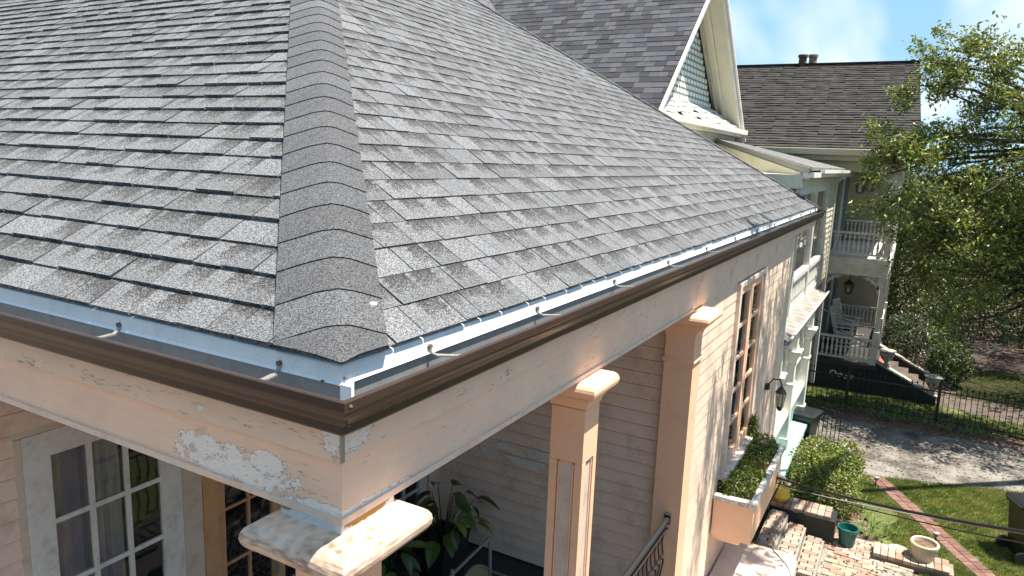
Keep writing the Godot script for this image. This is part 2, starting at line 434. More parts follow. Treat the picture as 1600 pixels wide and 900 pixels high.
# folded caps over a hip from p going along d (unit); l0/l1 unit vectors down each slope, square to d
func hip_caps(parent: Node3D, p: Vector3, d: Vector3, l0: Vector3, l1: Vector3, count: int, step: float, half: float, mat: Material, tones: Array, trim := 0.0, half_l := 0.13) -> void:
	var up := (-(l0 + l1)).normalized()
	for k in count:
		var st := new_st()
		st.set_smooth_group(0)
		st.set_color(tones[rng.randi() % tones.size()])
		var cell := [0, 2, 4, 8, 10][rng.randi() % 5] as int
		var cu := (cell % 4) * 0.25; var cv := (cell / 4) * 0.25
		var uo := r(0.3, 0.7)
		var at := p + d * (k * step + r(-0.004, 0.004))
		var dist := [1.0, 0.62, 0.36, 0.2, 0.08, 0.0, 0.08, 0.2, 0.36, 0.62, 1.0]
		var rows := []
		for row in 3:
			var line := []
			for i in dist.size():
				var x: float = dist[i]
				var l := l0 if i < 5 else l1
				var prof: float = [0.027, 0.027, 0.026, 0.022, 0.016, 0.013][i if i < 6 else 10 - i]
				var lift := 0.007 if row == 1 else 0.0
				var alongd := step * 1.1 if row == 2 else maxf(0.0, minf(x * (half_l if i < 5 else half) * trim - k * step, step * 1.05))
				var wob := 0.002 * sin(i * 1.7 + k * 2.3)
				line.append(at + l * (x * (half_l if i < 5 else half)) + up * (prof + lift) + d * (alongd + wob - (0.012 * (1.0 - x) if row < 2 and k > 0 else 0.0)))
			rows.append(line)
		for row in 2:
			st.set_smooth_group(1 + row)
			for i in dist.size() - 1:
				var u0: float = uo + (-dist[i] * half_l if i < 5 else dist[i] * half); var u1: float = uo + (-dist[i + 1] * half_l if i + 1 < 5 else dist[i + 1] * half)
				var v0 := 0.3 + uo * 0.7 if row == 0 else 0.31 + uo * 0.7; var v1 := 0.31 + uo * 0.7 if row == 0 else 0.31 + uo * 0.7 + step * 1.1
				quv(st, [rows[row][i], rows[row][i + 1], rows[row + 1][i + 1], rows[row + 1][i]], [Vector2(u0, v0), Vector2(u1, v0), Vector2(u1, v1), Vector2(u0, v1)])
		# thickness along both long edges
		st.set_smooth_group(-1)
		for i in [0, dist.size() - 1]:
			var q: Vector3 = rows[1][i]; var w: Vector3 = rows[2][i]
			quv(st, [q - up * 0.034, w - up * 0.034, w, q], [Vector2(cu + .1, cv + .1), Vector2(cu + .2, cv + .1), Vector2(cu + .2, cv + .11), Vector2(cu + .1, cv + .11)])
		part(parent, "ridge_cap", st, mat)

# ------------------------------------------------------------------ clapboards
# one lapped board: from p to q along the wall, face direction n, height h
func clap(parent: Node3D, p: Vector3, q: Vector3, n: Vector3, h: float, mat: Material, lap := 0.030) -> void:
	var st := new_st()
	# drop siding: a face that leans out to a thick butt, and a narrow groove above the board below
	var t0 := n * lap; var t1 := n * lap * 0.4
	var u := Vector3.UP * h; var b := Vector3.UP * (0.002 + lap * 0.33); var v := Vector3.UP * (h + 0.004 + lap * 0.33)
	var d := (q - p)
	if d.cross(Vector3.UP).dot(n) < 0.0:
		var z := p; p = q; q = z
	qd(st, p + t0 + b, q + t0 + b, q + u + t1, p + u + t1)
	qd(st, p + b, q + b, q + t0 + b, p + t0 + b)
	qd(st, p + u + t1, q + u + t1, q + u, p + u)
	qd(st, p + u, q + u, q + v, p + v)
	qd(st, p + b, p + t0 + b, p + u + t1, p + u); qd(st, q + t0 + b, q + b, q + u, q + u + t1)
	part(parent, "siding_board", st, mat)

func clap_wall(parent: Node3D, p: Vector3, q: Vector3, n: Vector3, y0: float, y1: float, h: float, mat: Material, holes := [], lap := 0.030) -> void:
	var len := Vector2(q.x - p.x, q.z - p.z).length()
	var dir := Vector3(q.x - p.x, 0, q.z - p.z) / len
	var y := y0
	while y < y1 - 0.02:
		var hh: float = min(h, y1 - y - 0.014)
		var spans := [[0.0, len]]
		for ho in holes:                      # [along0, along1, y0, y1]
			if y + hh > ho[2] and y < ho[3]:
				var nw := []
				for s in spans:
					if ho[0] > s[0]: nw.append([s[0], min(s[1], ho[0])])
					if ho[1] < s[1]: nw.append([max(s[0], ho[1]), s[1]])
				spans = nw
		for s in spans:
			if s[1] - s[0] > 0.03:
				var a := p + dir * float(s[0]); var b := p + dir * float(s[1])
				a.y = y; b.y = y
				clap(parent, a, b, n, hh, mat, lap)
		y += h

# a glazed sash in a vertical plane: o lower corner, e along, n out; cols x rows of panes

func slab(st: SurfaceTool, o: Vector3, e: Vector3, n: Vector3, x0: float, y0: float, x1: float, y1: float, d0: float, d1: float) -> void:
	var A := []; var B := []
	for q in [o + e * x0 + Vector3.UP * y0, o + e * x1 + Vector3.UP * y0, o + e * x1 + Vector3.UP * y1, o + e * x0 + Vector3.UP * y1]:
		A.append(q + n * d0); B.append(q + n * d1)
	qd(st, B[0], B[1], B[2], B[3]); qd(st, A[1], A[0], A[3], A[2])
	for k in 4:
		var m := (k + 1) % 4
		qd(st, A[k], A[m], B[m], B[k])

func sash(parent: Node3D, called: String, o: Vector3, e: Vector3, n: Vector3, w: float, h: float, cols: int, rows: int, fw: float, mw: float, mat: Material, panes := true) -> MeshInstance3D:
	var st := new_st()
	var up := Vector3.UP
	slab(st, o, e, n, 0, 0, fw, h, 0.0, 0.045); slab(st, o, e, n, w - fw, 0, w, h, 0.0, 0.045)
	slab(st, o, e, n, fw, 0, w - fw, fw * 1.3, 0.0, 0.043); slab(st, o, e, n, fw, h - fw, w - fw, h, 0.0, 0.043)
	var win := part(parent, called, st, mat)
	var gw := w - 2 * fw; var gh := h - fw * 2.3
	for i in range(1, cols):
		st = new_st(); var x := fw + gw * i / cols
		slab(st, o, e, n, x - mw / 2, fw * 1.3, x + mw / 2, h - fw, 0.008, 0.036)
		part(win, "muntin", st, mat)
	for j in range(1, rows):
		st = new_st(); var y := fw * 1.3 + gh * j / rows
		slab(st, o, e, n, fw, y - mw / 2, w - fw, y + mw / 2, 0.01, 0.033)
		part(win, "muntin", st, mat)
	if panes:
		for i in cols:
			for j in rows:
				st = new_st()
				var x0 := fw + gw * i / cols; var x1 := fw + gw * (i + 1) / cols
				var y0 := fw * 1.3 + gh * j / rows; var y1 := fw * 1.3 + gh * (j + 1) / rows
				var tl := r(-0.002, 0.002)
				qd(st, o + e * x0 + up * y0 + n * (0.018 + tl), o + e * x1 + up * y0 + n * (0.018 - tl), o + e * x1 + up * y1 + n * (0.018 + tl), o + e * x0 + up * y1 + n * (0.018 + r(-0.002, 0.002)))
				part(win, "pane", st, M.glass)
	return win

# ------------------------------------------------------------------ plants
func leaf_mesh(l: float, w: float, fold := 0.25) -> ArrayMesh:
	var st := new_st()
	var a := Vector3.ZERO; var b := Vector3(w / 2, w * fold, -l * 0.45); var c := Vector3(0, -l * 0.06, -l); var d := Vector3(-w / 2, w * fold, -l * 0.45); var m := Vector3(0, 0, -l * 0.5)
	tri(st, a, b, m); tri(st, b, c, m); tri(st, c, d, m); tri(st, d, a, m)
	return done(st)

func leaves(parent: Node3D, called: String, pts: Array, mesh: ArrayMesh, cols: Array, mat: Material, up_bias := 0.4, size_var := 0.4) -> void:
	var mm := MultiMesh.new()
	mm.transform_format = MultiMesh.TRANSFORM_3D
	mm.use_colors = true
	mm.mesh = mesh
	mm.instance_count = pts.size()
	for i in pts.size():
		var y := Vector3(r(-1, 1), r(-1, 1) + up_bias, r(-1, 1)).normalized()
		var x := y.cross(Vector3(r(-1, 1), r(-1, 1), r(-1, 1))).normalized()
		var s := r(1.0 - size_var, 1.0 + size_var)
		mm.set_instance_transform(i, Transform3D(Basis(x, y, x.cross(y)) * s, pts[i]))
		var c: Color = cols[rng.randi() % cols.size()]
		mm.set_instance_color(i, c * r(0.75, 1.25))
	var o := MultiMeshInstance3D.new()
	o.name = called
	o.multimesh = mm
	o.material_override = mat
	o.set_meta("kind", "stuff")
	parent.add_child(o)

# twigs that fork from p; every tip gets leaves
func grow(st: SurfaceTool, tips: Array, p: Vector3, d: Vector3, len: float, rad: float, depth: int, spread: float) -> void:
	var pts := [p]; var rads := [rad]
	var q := p; var dd := d
	for i in 3:
		dd = (dd + Vector3(r(-1, 1), r(-0.8, 1), r(-1, 1)) * 0.22).normalized()
		q += dd * len / 3
		pts.append(q); rads.append(rad * (1.0 - 0.16 * (i + 1)))
		if depth <= 1: tips.append([q, len * 0.3])
	tube(st, pts, rads, 5 if depth > 1 else 3)
	if depth == 0: return
	for k in (3 if depth > 1 else 4):
		var nd := (dd + Vector3(r(-1, 1), r(-0.9, 1.0), r(-1, 1)) * spread).normalized()
		grow(st, tips, pts[1 + rng.randi() % 3] if k > 0 else q, nd, len * r(0.55, 0.8), rad * 0.5, depth - 1, spread)

func bush(called: String, label: String, category: String, group: String, lumps: Array, n: int, leaf: ArrayMesh, cols: Array, up := 0.6, stem_h := 0.0) -> Node3D:
	var t := thing(called, label, category, group)
	var pts := []
	var st := new_st()
	for l in lumps:           # [centre, radii]
		var c: Vector3 = l[0]; var rr: Vector3 = l[1]
		for k in int(n / float(lumps.size())):
			var v := Vector3(r(-1, 1), r(-1, 1), r(-1, 1))
			while v.length() > 1.0: v = Vector3(r(-1, 1), r(-1, 1), r(-1, 1))
			v = v.normalized() * pow(v.length(), 0.35)
			var pos := c + v * rr * (1.0 + 0.14 * sin(v.x * 7.0 + c.x * 3.0) * sin(v.z * 6.0 + v.y * 5.0 + c.z))
			if pos.y > 0.02: pts.append(pos)
		for k in 7:
			var e := c + Vector3(r(-.7, .7) * rr.x, r(0, .6) * rr.y, r(-.7, .7) * rr.z)
			tube(st, [Vector3(c.x + r(-.1, .1), max(c.y - rr.y - stem_h, 0.0), c.z + r(-.1, .1)), c + Vector3(0, -rr.y * 0.3, 0), e], [0.02, 0.014, 0.006], 4)
	part(t, "stem", st, M.bark)
	leaves(t, "foliage", pts, leaf, cols, M.leaf, up)
	return t

func strap_plant(at: Vector3, h: float, n: int, label: String, group: String) -> void:
	var t := thing("strap_leaf_plant", label, "plant", group, at)
	for k in n:
		var st := new_st()
		var a := r(0, TAU); var l := r(0.6, 1.1) * h
		var o := Vector3(cos(a), 0, sin(a)); var s := Vector3(-sin(a), 0, cos(a)) * 0.012 * (h / 0.4)
		var prev := Vector3.ZERO
		for i in 4:
			var f := (i + 1) / 4.0
			var q := o * l * 0.75 * f * f + o * 0.05 + Vector3.UP * l * (f - 0.45 * f * f * f)
			var w0 := 1.0 - i / 4.0 * 0.6; var w1 := 1.0 - f * 0.9
			qd(st, prev - s * w0, prev + s * w0, q + s * w1, q - s * w1)
			prev = q
		part(t, "leaf", st, M.strap[rng.randi() % M.strap.size()])

# ------------------------------------------------------------------ the pink house
func sweep(st: SurfaceTool, prof: Array, path: Array) -> void:
	for i in path.size() - 1:
		for k in prof.size() - 1:
			var v := func(pi: int, p: Vector2) -> Vector3: return path[pi][0] + path[pi][1] * p.x + Vector3.UP * p.y
			qd(st, v.call(i, prof[k]), v.call(i, prof[k + 1]), v.call(i + 1, prof[k + 1]), v.call(i + 1, prof[k]))

# a board with its own paint: o lower corner, e along, n out
func painted_board(parent: Node3D, called: String, o: Vector3, e: Vector3, n: Vector3, len: float, h: float, th: float, mat: Material, label := "") -> MeshInstance3D:
	var st := new_st()
	var u := Vector3.UP * h; var b := -n * th; var w := e * len
	quv(st, [o, o + w, o + w + u, o + u], [Vector2(0, 1), Vector2(1, 1), Vector2(1, 0), Vector2(0, 0)])
	var z := Vector2(0.5, 0.93)
	quv(st, [o + b, o + w + b, o + w, o], [Vector2(0, 0.9), Vector2(1, 0.9), Vector2(1, 0.99), Vector2(0, 0.99)])
	quv(st, [o + u, o + w + u, o + w + u + b, o + u + b], [Vector2(0, 0.05), Vector2(1, 0.05), Vector2(1, 0.01), Vector2(0, 0.01)])
	quv(st, [o + b, o, o + u, o + u + b], [z, z, z, z]); quv(st, [o + w, o + w + b, o + w + u + b, o + w + u], [z, z, z, z])
	quv(st, [o + w + b, o + b, o + u + b, o + w + u + b], [z, z, z, z])
	return part(parent, called, st, mat, label)

func column(h: Node3D, cx: float, cz: float, top: float, bottom: float, mat: Material, cap_mat: Material, label := "", over := 0.095) -> void:
	var s := 0.115
	var st := new_st()
	var y1 := top - 0.20; var py := y1 - 0.36
	ring(st, cx, cz, s - 0.022, s - 0.022, [Vector2(0, bottom), Vector2(0, py + 0.02)])
	cb(st, Vector3(cx - s, py, cz - s), Vector3(cx + s, y1, cz + s), 0.004)
	for a in [-1, 1]:
		for b in [-1, 1]:
			var w := 0.052
			var x0: float = cx + a * s if a < 0 else cx + s - w; var z0: float = cz + b * s if b < 0 else cz + s - w
			cb(st, Vector3(x0, bottom, z0), Vector3(x0 + w, py + 0.001, z0 + w), 0.004)
	var c := part(h, "column", st, mat, label)
	# pale panels set into the two sides
	for q in [Vector3(0, 0, 1), Vector3(1, 0, 0), Vector3(0, 0, -1), Vector3(-1, 0, 0)]:
		st = new_st()
		var n: Vector3 = q; var t := Vector3(n.z, 0, -n.x)
		var o := Vector3(cx, 0, cz) + n * (s - 0.015)
		qd(st, o - t * 0.058 + Vector3.UP * bottom, o + t * 0.058 + Vector3.UP * bottom, o + t * 0.058 + Vector3.UP * (py - 0.002), o - t * 0.058 + Vector3.UP * (py - 0.002))
		part(c, "panel", st, M.panel)
		st = new_st()
		for sx in [-1.0, 1.0]:
			bar(st, o + t * 0.050 * sx + n * 0.004 + Vector3.UP * bottom, o + t * 0.050 * sx + n * 0.004 + Vector3.UP * (py - 0.006), 0.010, 0.010)
		bar(st, o - t * 0.055 + n * 0.004 + Vector3.UP * (py - 0.008), o + t * 0.055 + n * 0.004 + Vector3.UP * (py - 0.008), 0.010, 0.010)
		part(c, "panel_moulding", st, mat)
	st = new_st()
	var t0 := top - 0.842
	var pr := []
	for p in [Vector2(-0.01, 4.650), Vector2(0.008, 4.650), Vector2(0.012, 4.672), Vector2(0.03, 4.700), Vector2(0.060 * over / 0.095, 4.722), Vector2(over + 0.01, 4.732)]: pr.append(p + Vector2(0, t0 - 4.0))
	ring(st, cx, cz, s, s, pr)
	part(c, "cove", st, mat)
	st = new_st()
	pr = [Vector2(over + 0.005, top - 0.110)]
	for k in 9:
		var a := -PI / 2 + PI * k / 8
		pr.append(Vector2(over + cos(a) * 0.048, top - 0.055 + sin(a) * 0.054))
	ring(st, cx, cz, s, s, pr)
	part(c, "capital", st, cap_mat)

func build_pink_house() -> void:
	var h := thing("pink_house", "pink clapboard house with grey hipped porch roof and brown gutter", "house")
	var ang := atan(SL); var ca := cos(ang); var sa := sin(ang)
	# --- roof body and shingles
	var st := new_st()
	var A := Vector3(-0.02, EAVE - 0.014, -0.02); var B := Vector3(-0.02, EAVE - 0.014, -12.98)
	var P := Vector3(-6.5, EAVE - 0.014 + 6.48 * SL, -6.5); var L := Vector3(-13, EAVE - 0.014, -0.02); var L2 := Vector3(-13, P.y, -6.5)
	var L3 := Vector3(-13, EAVE - 0.014, -12.98)
	tri(st, A, B, P); qd(st, L, A, P, L2); qd(st, B, L3, L2, P); qd(st, L3, B, A, L); tri(st, L, L2, L3)
	var roof := part(h, "roof", st, M.deck)
	var list := []
	var run := EXPO * ca
	var tints := [Color(0.86, 0.86, 0.86), Color(0.91, 0.91, 0.91), Color(0.96, 0.96, 0.965), Color(0.99, 0.995, 1.0), Color(1.02, 1.03, 1.045), Color(1.07, 1.085, 1.105), Color(1.14, 1.16, 1.19)]
	var cells := [0, 1, 3, 5, 7, 9, 11, 13, 15, 2, 1, 7, 13, 3]
	var wid := [0.14, 0.18, 0.21, 0.24, 0.27, 0.30, 0.19]
	var fr := slope_frame(Vector3(0.0, EAVE, 0), Vector3(0, 0, -1), Vector3(-ca, sa, 0))
	lay_course_tabs(list, fr, 36, EXPO, func(k): return k * run + 0.085, func(k): return 13.0 - k * run - 0.06, ca, -ca, 0.0095, wid, cells, tints, "r")
	fr = slope_frame(Vector3(0, EAVE, 0.0), Vector3(1, 0, 0), Vector3(0, sa, -ca))
	lay_course_tabs(list, fr, 33, EXPO, func(k): return -12.6, func(k): return -k * run - 0.085, 0.0, -ca, 0.020, wid, cells, tints, "l")
	place_tabs(list, 300, roof, M.shingle)
	# --- hips
	var d := Vector3(-1, SL, -1).normalized()
	var nr := Vector3(sa, ca, 0); var nl := Vector3(0, ca, sa)
	var lr := d.cross(nr); if lr.z > 0: lr = -lr
	var ll := d.cross(nl); if ll.x > 0: ll = -ll
	var tones := [Color(0.56, 0.57, 0.59), Color(0.64, 0.65, 0.67), Color(0.50, 0.50, 0.51), Color(0.76, 0.79, 0.83), Color(0.59, 0.59, 0.60), Color(0.54, 0.545, 0.56)]
	var step := EXPO * sqrt(2.0 * ca * ca + sa * sa)
	hip_caps(roof, Vector3(0.015, EAVE - 0.008, 0.015), d, ll.normalized(), lr.normalized(), 34, step, 0.19, M.cap_shingle, tones, -lr.normalized().dot(Vector3(-ca, sa, 0)) / d.dot(Vector3(-ca, sa, 0)), 0.25)
	var d2 := Vector3(-1, SL, 1).normalized()
	var nb := Vector3(0, ca, -sa)
	var l2 := d2.cross(nr); if l2.z < 0: l2 = -l2
	var l3 := d2.cross(nb); if l3.x > 0: l3 = -l3
	hip_caps(roof, Vector3(0.01, EAVE - 0.006, -13.01), d2, l2.normalized(), l3.normalized(), 36, step, 0.13, M.cap_shingle, tones)
	# --- gutter, drip edge, hangers
	var path := [[Vector3(-12.5, 0, 0), Vector3(0, 0, 1)], [Vector3(0, 0, 0), Vector3(1, 0, 1)], [Vector3(0, 0, -13.25), Vector3(1, 0, 0)]]
	st = new_st()
	sweep(st, [Vector2(0.136, 5.398), Vector2(0.136, 5.410), Vector2(0.140, 5.414), Vector2(0.152, 5.414), Vector2(0.156, 5.409), Vector2(0.156, 5.380), Vector2(0.150, 5.374), Vector2(0.146, 5.371), Vector2(0.143, 5.358), Vector2(0.134, 5.342), Vector2(0.120, 5.326), Vector2(0.112, 5.314), Vector2(0.106, 5.309), Vector2(0.104, 5.303), Vector2(0.104, 5.276), Vector2(0.099, 5.268), Vector2(-0.012, 5.268)], path)
	for e in [0]:
		var cap := [Vector2(0.154, 5.412), Vector2(0.156, 5.380), Vector2(0.146, 5.371), Vector2(0.134, 5.342), Vector2(0.112, 5.314), Vector2(0.104, 5.303), Vector2(0.104, 5.270), Vector2(-0.012, 5.270), Vector2(-0.012, 5.412)]
		for k in range(1, cap.size() - 1):
			var z := -13.248
			tri(st, Vector3(cap[0].x, cap[0].y, z), Vector3(cap[k].x, cap[k].y, z), Vector3(cap[k + 1].x, cap[k + 1].y, z))
	var g := part(h, "gutter", st, M.brown)
	st = new_st()
	sweep(st, [Vector2(0.1345, 5.400), Vector2(0.132, 5.372), Vector2(0.128, 5.352), Vector2(0.108, 5.322), Vector2(0.100, 5.304), Vector2(0.098, 5.276), Vector2(-0.010, 5.275), Vector2(-0.010, 5.425)], path)
	part(g, "lining", st, M.metal_grey)
	st = new_st()
	sweep(st, [Vector2(-0.04, 5.474), Vector2(-0.012, 5.466), Vector2(-0.008, 5.460), Vector2(-0.006, 5.408), Vector2(0.003, 5.398), Vector2(0.0, 5.396)], path)
	part(g, "drip_edge", st, M.metal_white)
	# joint patch in the corner
	st = new_st()
	cb(st, Vector3(0.0, 5.29, 0.002), Vector3(0.05, 5.405, 0.006), 0.001)
	cb(st, Vector3(0.001, 5.29, -0.06), Vector3(0.005, 5.405, 0.004), 0.001)
	part(g, "corner_strip", st, M.metal_white)
	var spots := []
	for z in [-0.52, -1.47, -2.56, -3.72, -4.9, -6.1, -7.3, -8.5, -9.8, -11.0, -12.2]: spots.append([Vector3(0, 0, z), Vector3(1, 0, 0)])
	for x in [-0.30, -1.26, -2.3, -3.3, -4.4]: spots.append([Vector3(x, 0, 0), Vector3(0, 0, 1)])
	for q in spots:
		st = new_st()
		var b: Vector3 = q[0]; var o: Vector3 = q[1]; var a := Vector3(o.z, 0, -o.x)
		var pts := [b + o * -0.004 + Vector3.UP * 5.43, b + o * 0.004 + Vector3.UP * 5.402, b + o * 0.03 + a * 0.01 + Vector3.UP * 5.392, b + o * 0.10 + a * 0.035 + Vector3.UP * 5.396, b + o * 0.137 + a * 0.042 + Vector3.UP * 5.403]
		for i in 4: bar(st, pts[i], pts[i + 1], 0.016 if i < 2 else 0.026, 0.006)
		var hg := part(g, "hanger", st, M.steel)
		st = new_st()
		tube(st, [b + o * -0.006 + Vector3.UP * 5.425, b + o * 0.006 + Vector3.UP * 5.425], [0.011], 8)
		part(hg, "screw", st, M.rust)
	for q in [Vector3(0.157, 5.394, 0.128), Vector3(0.121, 5.312, 0.098), Vector3(0.0, 5.42, -0.02), Vector3(-0.085, 5.40, 0.003)]:
		st = new_st()
		lathe(st, q - Vector3(0, 0.004, 0), [Vector2(0.0, 0.0), Vector2(0.007, 0.001), Vector2(0.006, 0.007), Vector2(0, 0.009)], 8)
		part(g, "rivet", st, M.rust)
	# --- beam along both open sides
	var pinkc := Color(0.84, 0.60, 0.445); var bare := Color(0.84, 0.79, 0.715)
	var tf := old_paint(101, 1600, 152, 2.6, 0.245, pinkc, bare, [[2.03, 0.085, 0.34, 0.075], [1.84, 0.12, 0.13, 0.05], [2.54, 0.02, 0.24, 0.03], [2.22, 0.13, 0.09, 0.05]], 0.32)
	var bl := 4.865; var bm := 5.11
	painted_board(h, "frieze_board", Vector3(-2.63, bl, -0.03), Vector3(1, 0, 0), Vector3(0, 0, 1), 2.5985, bm - bl, 0.03, uv_mat(tf), "pink frieze board with a large patch of peeled paint")
	var tr := old_paint(102, 1600, 96, 4.2, 0.245, Color(0.82, 0.62, 0.475), bare, [[0.10, 0.01, 0.34, 0.028]], 0.42)
	painted_board(h, "frieze_board", Vector3(-0.03, bl, -0.0315), Vector3(0, 0, -1), Vector3(1, 0, 0), 4.1985, bm - bl, 0.03, uv_mat(tr))
	var tff := old_paint(103, 1600, 104, 2.6, 0.156, Color(0.82, 0.615, 0.465), bare, [[2.56, 0.10, 0.05, 0.08], [1.85, 0.05, 0.018, 0.014]], 0.66)
	painted_board(h, "fascia_board", Vector3(-2.6, bm, 0.0), Vector3(1, 0, 0), Vector3(0, 0, 1), 2.5985, 0.156, 0.03, uv_mat(tff))
	var tfr := old_paint(104, 1600, 80, 4.2, 0.156, Color(0.83, 0.64, 0.50), bare, [[0.04, 0.09, 0.11, 0.06], [0.26, 0.14, 0.14, 0.02], [0.62, 0.11, 0.03, 0.018]], 0.5)
	painted_board(h, "fascia_board", Vector3(0.0, bm, -0.0015), Vector3(0, 0, -1), Vector3(1, 0, 0), 4.1985, 0.156, 0.03, uv_mat(tfr), "fascia board with flaked paint at the corner")
	st = new_st()
	bx(st, Vector3(-12.4, bl, -0.06), Vector3(-2.63, bm, -0.03)); bx(st, Vector3(-12.4, bm, -0.03), Vector3(-2.6, 5.266, 0.0))
	bx(st, Vector3(-0.06, bl, -10.9), Vector3(-0.03, bm, -4.23)); bx(st, Vector3(-0.03, bm, -13.2), Vector3(0.0, 5.266, -4.2))
	part(h, "frieze_board", st, M.pink)
	st = new_st()
	bx(st, Vector3(-12.4, bl + 0.003, -0.24), Vector3(-0.062, 5.44, -0.062)); bx(st, Vector3(-0.24, bl + 0.002, -10.9), Vector3(-0.0615, 5.438, -0.2405))
	bx(st, Vector3(-0.06, 5.27, -13.0), Vector3(-0.03, 5.44, -0.06)); bx(st, Vector3(-12.4, 5.27, -0.0605), Vector3(-0.03, 5.44, -0.031))
	part(h, "beam", st, M.pink)
	st = new_st()
	bx(st, Vector3(-12.4, bl - 0.012, -0.20), Vector3(-0.024, bl + 0.016, -0.022)); bx(st, Vector3(-0.2, bl - 0.0125, -4.7), Vector3(-0.0205, bl + 0.0155, -0.0225))
	part(h, "beam_moulding", st, M.pink)
	st = new_st()
	cb(st, Vector3(-0.006, bm + 0.002, -0.012), Vector3(0.004, 5.262, 0.004), 0.001)
	part(h, "corner_bead", st, M.steel, "galvanised strip over the corner of the fascia")
	# curled flakes standing off round the bare patch
	for q in [[-0.80, 5.025, 0.05, 0.9], [-0.835, 4.965, 0.045, 2.2], [-0.76, 5.05, 0.03, 1.3], [-0.66, 4.99, 0.022, 0.4], [-0.52, 4.985, 0.02, 1.0], [-0.40, 4.96, 0.024, 2.6], [-0.31, 4.95, 0.02, 1.9], [-0.47, 4.90, 0.018, 0.2], [-0.60, 4.895, 0.02, 2.9], [-0.35, 4.91, 0.026, 1.5]]:
		st = new_st()
		var ax := Vector3(cos(q[3]), sin(q[3]), 0); var sd := Vector3(-sin(q[3]), cos(q[3]), 0)
		for k in 4:
			var f0 := k / 4.0; var f1 := (k + 1) / 4.0
			var g0 := Vector3(q[0], q[1], -0.029) + sd * (f0 * 0.016) + Vector3(0, 0, 0.011 * f0 * f0); var g1 := Vector3(q[0], q[1], -0.029) + sd * (f1 * 0.016) + Vector3(0, 0, 0.011 * f1 * f1)
			var w0: float = q[2] * 0.5 * (1.0 - 0.25 * f0); var w1: float = q[2] * 0.5 * (1.0 - 0.25 * f1)
			qd(st, g0 - ax * w0, g0 + ax * w0, g1 + ax * w1, g1 - ax * w1)
		part(h, "paint_flake", st, M.pink)
	# lower block between beam and first capital, stripped to primer and bare ochre wood
	var tb := old_paint(105, 512, 64, 0.36, 0.05, Color(0.62, 0.63, 0.62), bare, [], 0.4, [[0.17, 0.032, 0.16, 0.024, Color(0.34, 0.19, 0.045)]])
	painted_board(h, "capital_block", Vector3(-0.024, 4.818, -0.024), Vector3(0, 0, -1), Vector3(1, 0, 0), 0.30, 0.046, 0.10, uv_mat(tb), "block over the corner column, white primer and ochre wood")
	var tb2 := old_paint(106, 512, 64, 0.36, 0.05, Color(0.60, 0.61, 0.60), bare, [], 0.3, [[0.03, 0.034, 0.035, 0.012, Color(0.34, 0.19, 0.06)]])
	painted_board(h, "capital_block", Vector3(-0.33, 4.818, -0.0235), Vector3(1, 0, 0), Vector3(0, 0, 1), 0.305, 0.0455, 0.10, uv_mat(tb2))
	# --- columns
	M.cap_old = tri_mat(ramp_tex(19, 0.012, 0.07, 0.5, [Color(0.16, 0.12, 0.10), Color(0.40, 0.29, 0.22), Color(0.66, 0.49, 0.37), Color(0.76, 0.58, 0.46), Color(0.78, 0.68, 0.58)], 512, 1.3), Vector3(0.45, 1.3, 0.35), 0.8, M.bump_tex, 0.5)
	column(h, -0.135, -0.130, 4.820, 1.66, M.peach, M.cap_old, "corner column with a cracked and dirty capital")
	column(h, -0.105, -2.29, 4.852, 1.66, M.peach, M.peach, "", 0.045)
	# --- pilaster where the porch ends
	st = new_st()
	cb(st, Vector3(-0.285, 0.4, -5.05), Vector3(-0.004, 4.60, -4.78), 0.004)
	cb(st, Vector3(-0.277, 4.60, -5.05), Vector3(-0.012, bl - 0.01, -4.788), 0.004)
	var pil := part(h, "pilaster", st, M.peach)
	st = new_st()
	ring(st, -0.144, -4.915, 0.14, 0.135, [Vector2(0, 4.32), Vector2(0.016, 4.328), Vector2(0.02, 4.345), Vector2(0.012, 4.36), Vector2(0, 4.37)])
	part(pil, "band", st, M.peach)
	st = new_st()
	var pr := [Vector2(0, 4.56), Vector2(0.008, 4.60), Vector2(0.03, 4.65), Vector2(0.055, 4.68), Vector2(0.085, 4.69), Vector2(0.085, 4.715), Vector2(0.10, 4.72)]
	for k in 7: pr.append(Vector2(0.10 + cos(-PI / 2 + PI * k / 6) * 0.045, 4.775 + sin(-PI / 2 + PI * k / 6) * 0.05))
	ring(st, -0.144, -4.915, 0.14, 0.135, pr)
	part(pil, "capital", st, M.peach)
	# --- porch inside: floor, ceiling, walls
	st = new_st()
	bx(st, Vector3(-3.0, 1.5, -4.9), Vector3(-0.0, 1.65, -0.0)); part(h, "porch_floor", st, M.porch_floor)
	st = new_st()
	bx(st, Vector3(-3.2, 4.90, -4.9), Vector3(-0.241, 4.94, -0.241)); part(h, "porch_ceiling", st, M.core)
	st = new_st()
	bx(st, Vector3(-3.2, 0, -5.1), Vector3(-0.08, 5.3, -4.925))
	bx(st, Vector3(-0.28, 0, -6.80), Vector3(-0.075, 5.3, -5.1)); bx(st, Vector3(-0.28, 0, -10.78), Vector3(-0.075, 5.3, -8.27))
	bx(st, Vector3(-0.28, 0, -8.27), Vector3(-0.075, 2.5, -6.80)); bx(st, Vector3(-0.28, 4.84, -8.27), Vector3(-0.075, 5.3, -6.80))
	bx(st, Vector3(-3.2, 4.38, -4.9), Vector3(-3.025, 5.3, -0.3)); bx(st, Vector3(-3.2, 0, -0.39), Vector3(-3.025, 4.38, 0.0)); bx(st, Vector3(-3.2, 0, -3.55), Vector3(-3.025, 4.38, -3.05))
	bx(st, Vector3(-3.2, 0, -4.9), Vector3(-3.025, 1.66, -0.39)); bx(st, Vector3(-3.2, 1.66, -4.9), Vector3(-3.025, 4.38, -4.69)); bx(st, Vector3(-3.2, 1.66, -1.79), Vector3(-3.025, 4.38, -1.48))
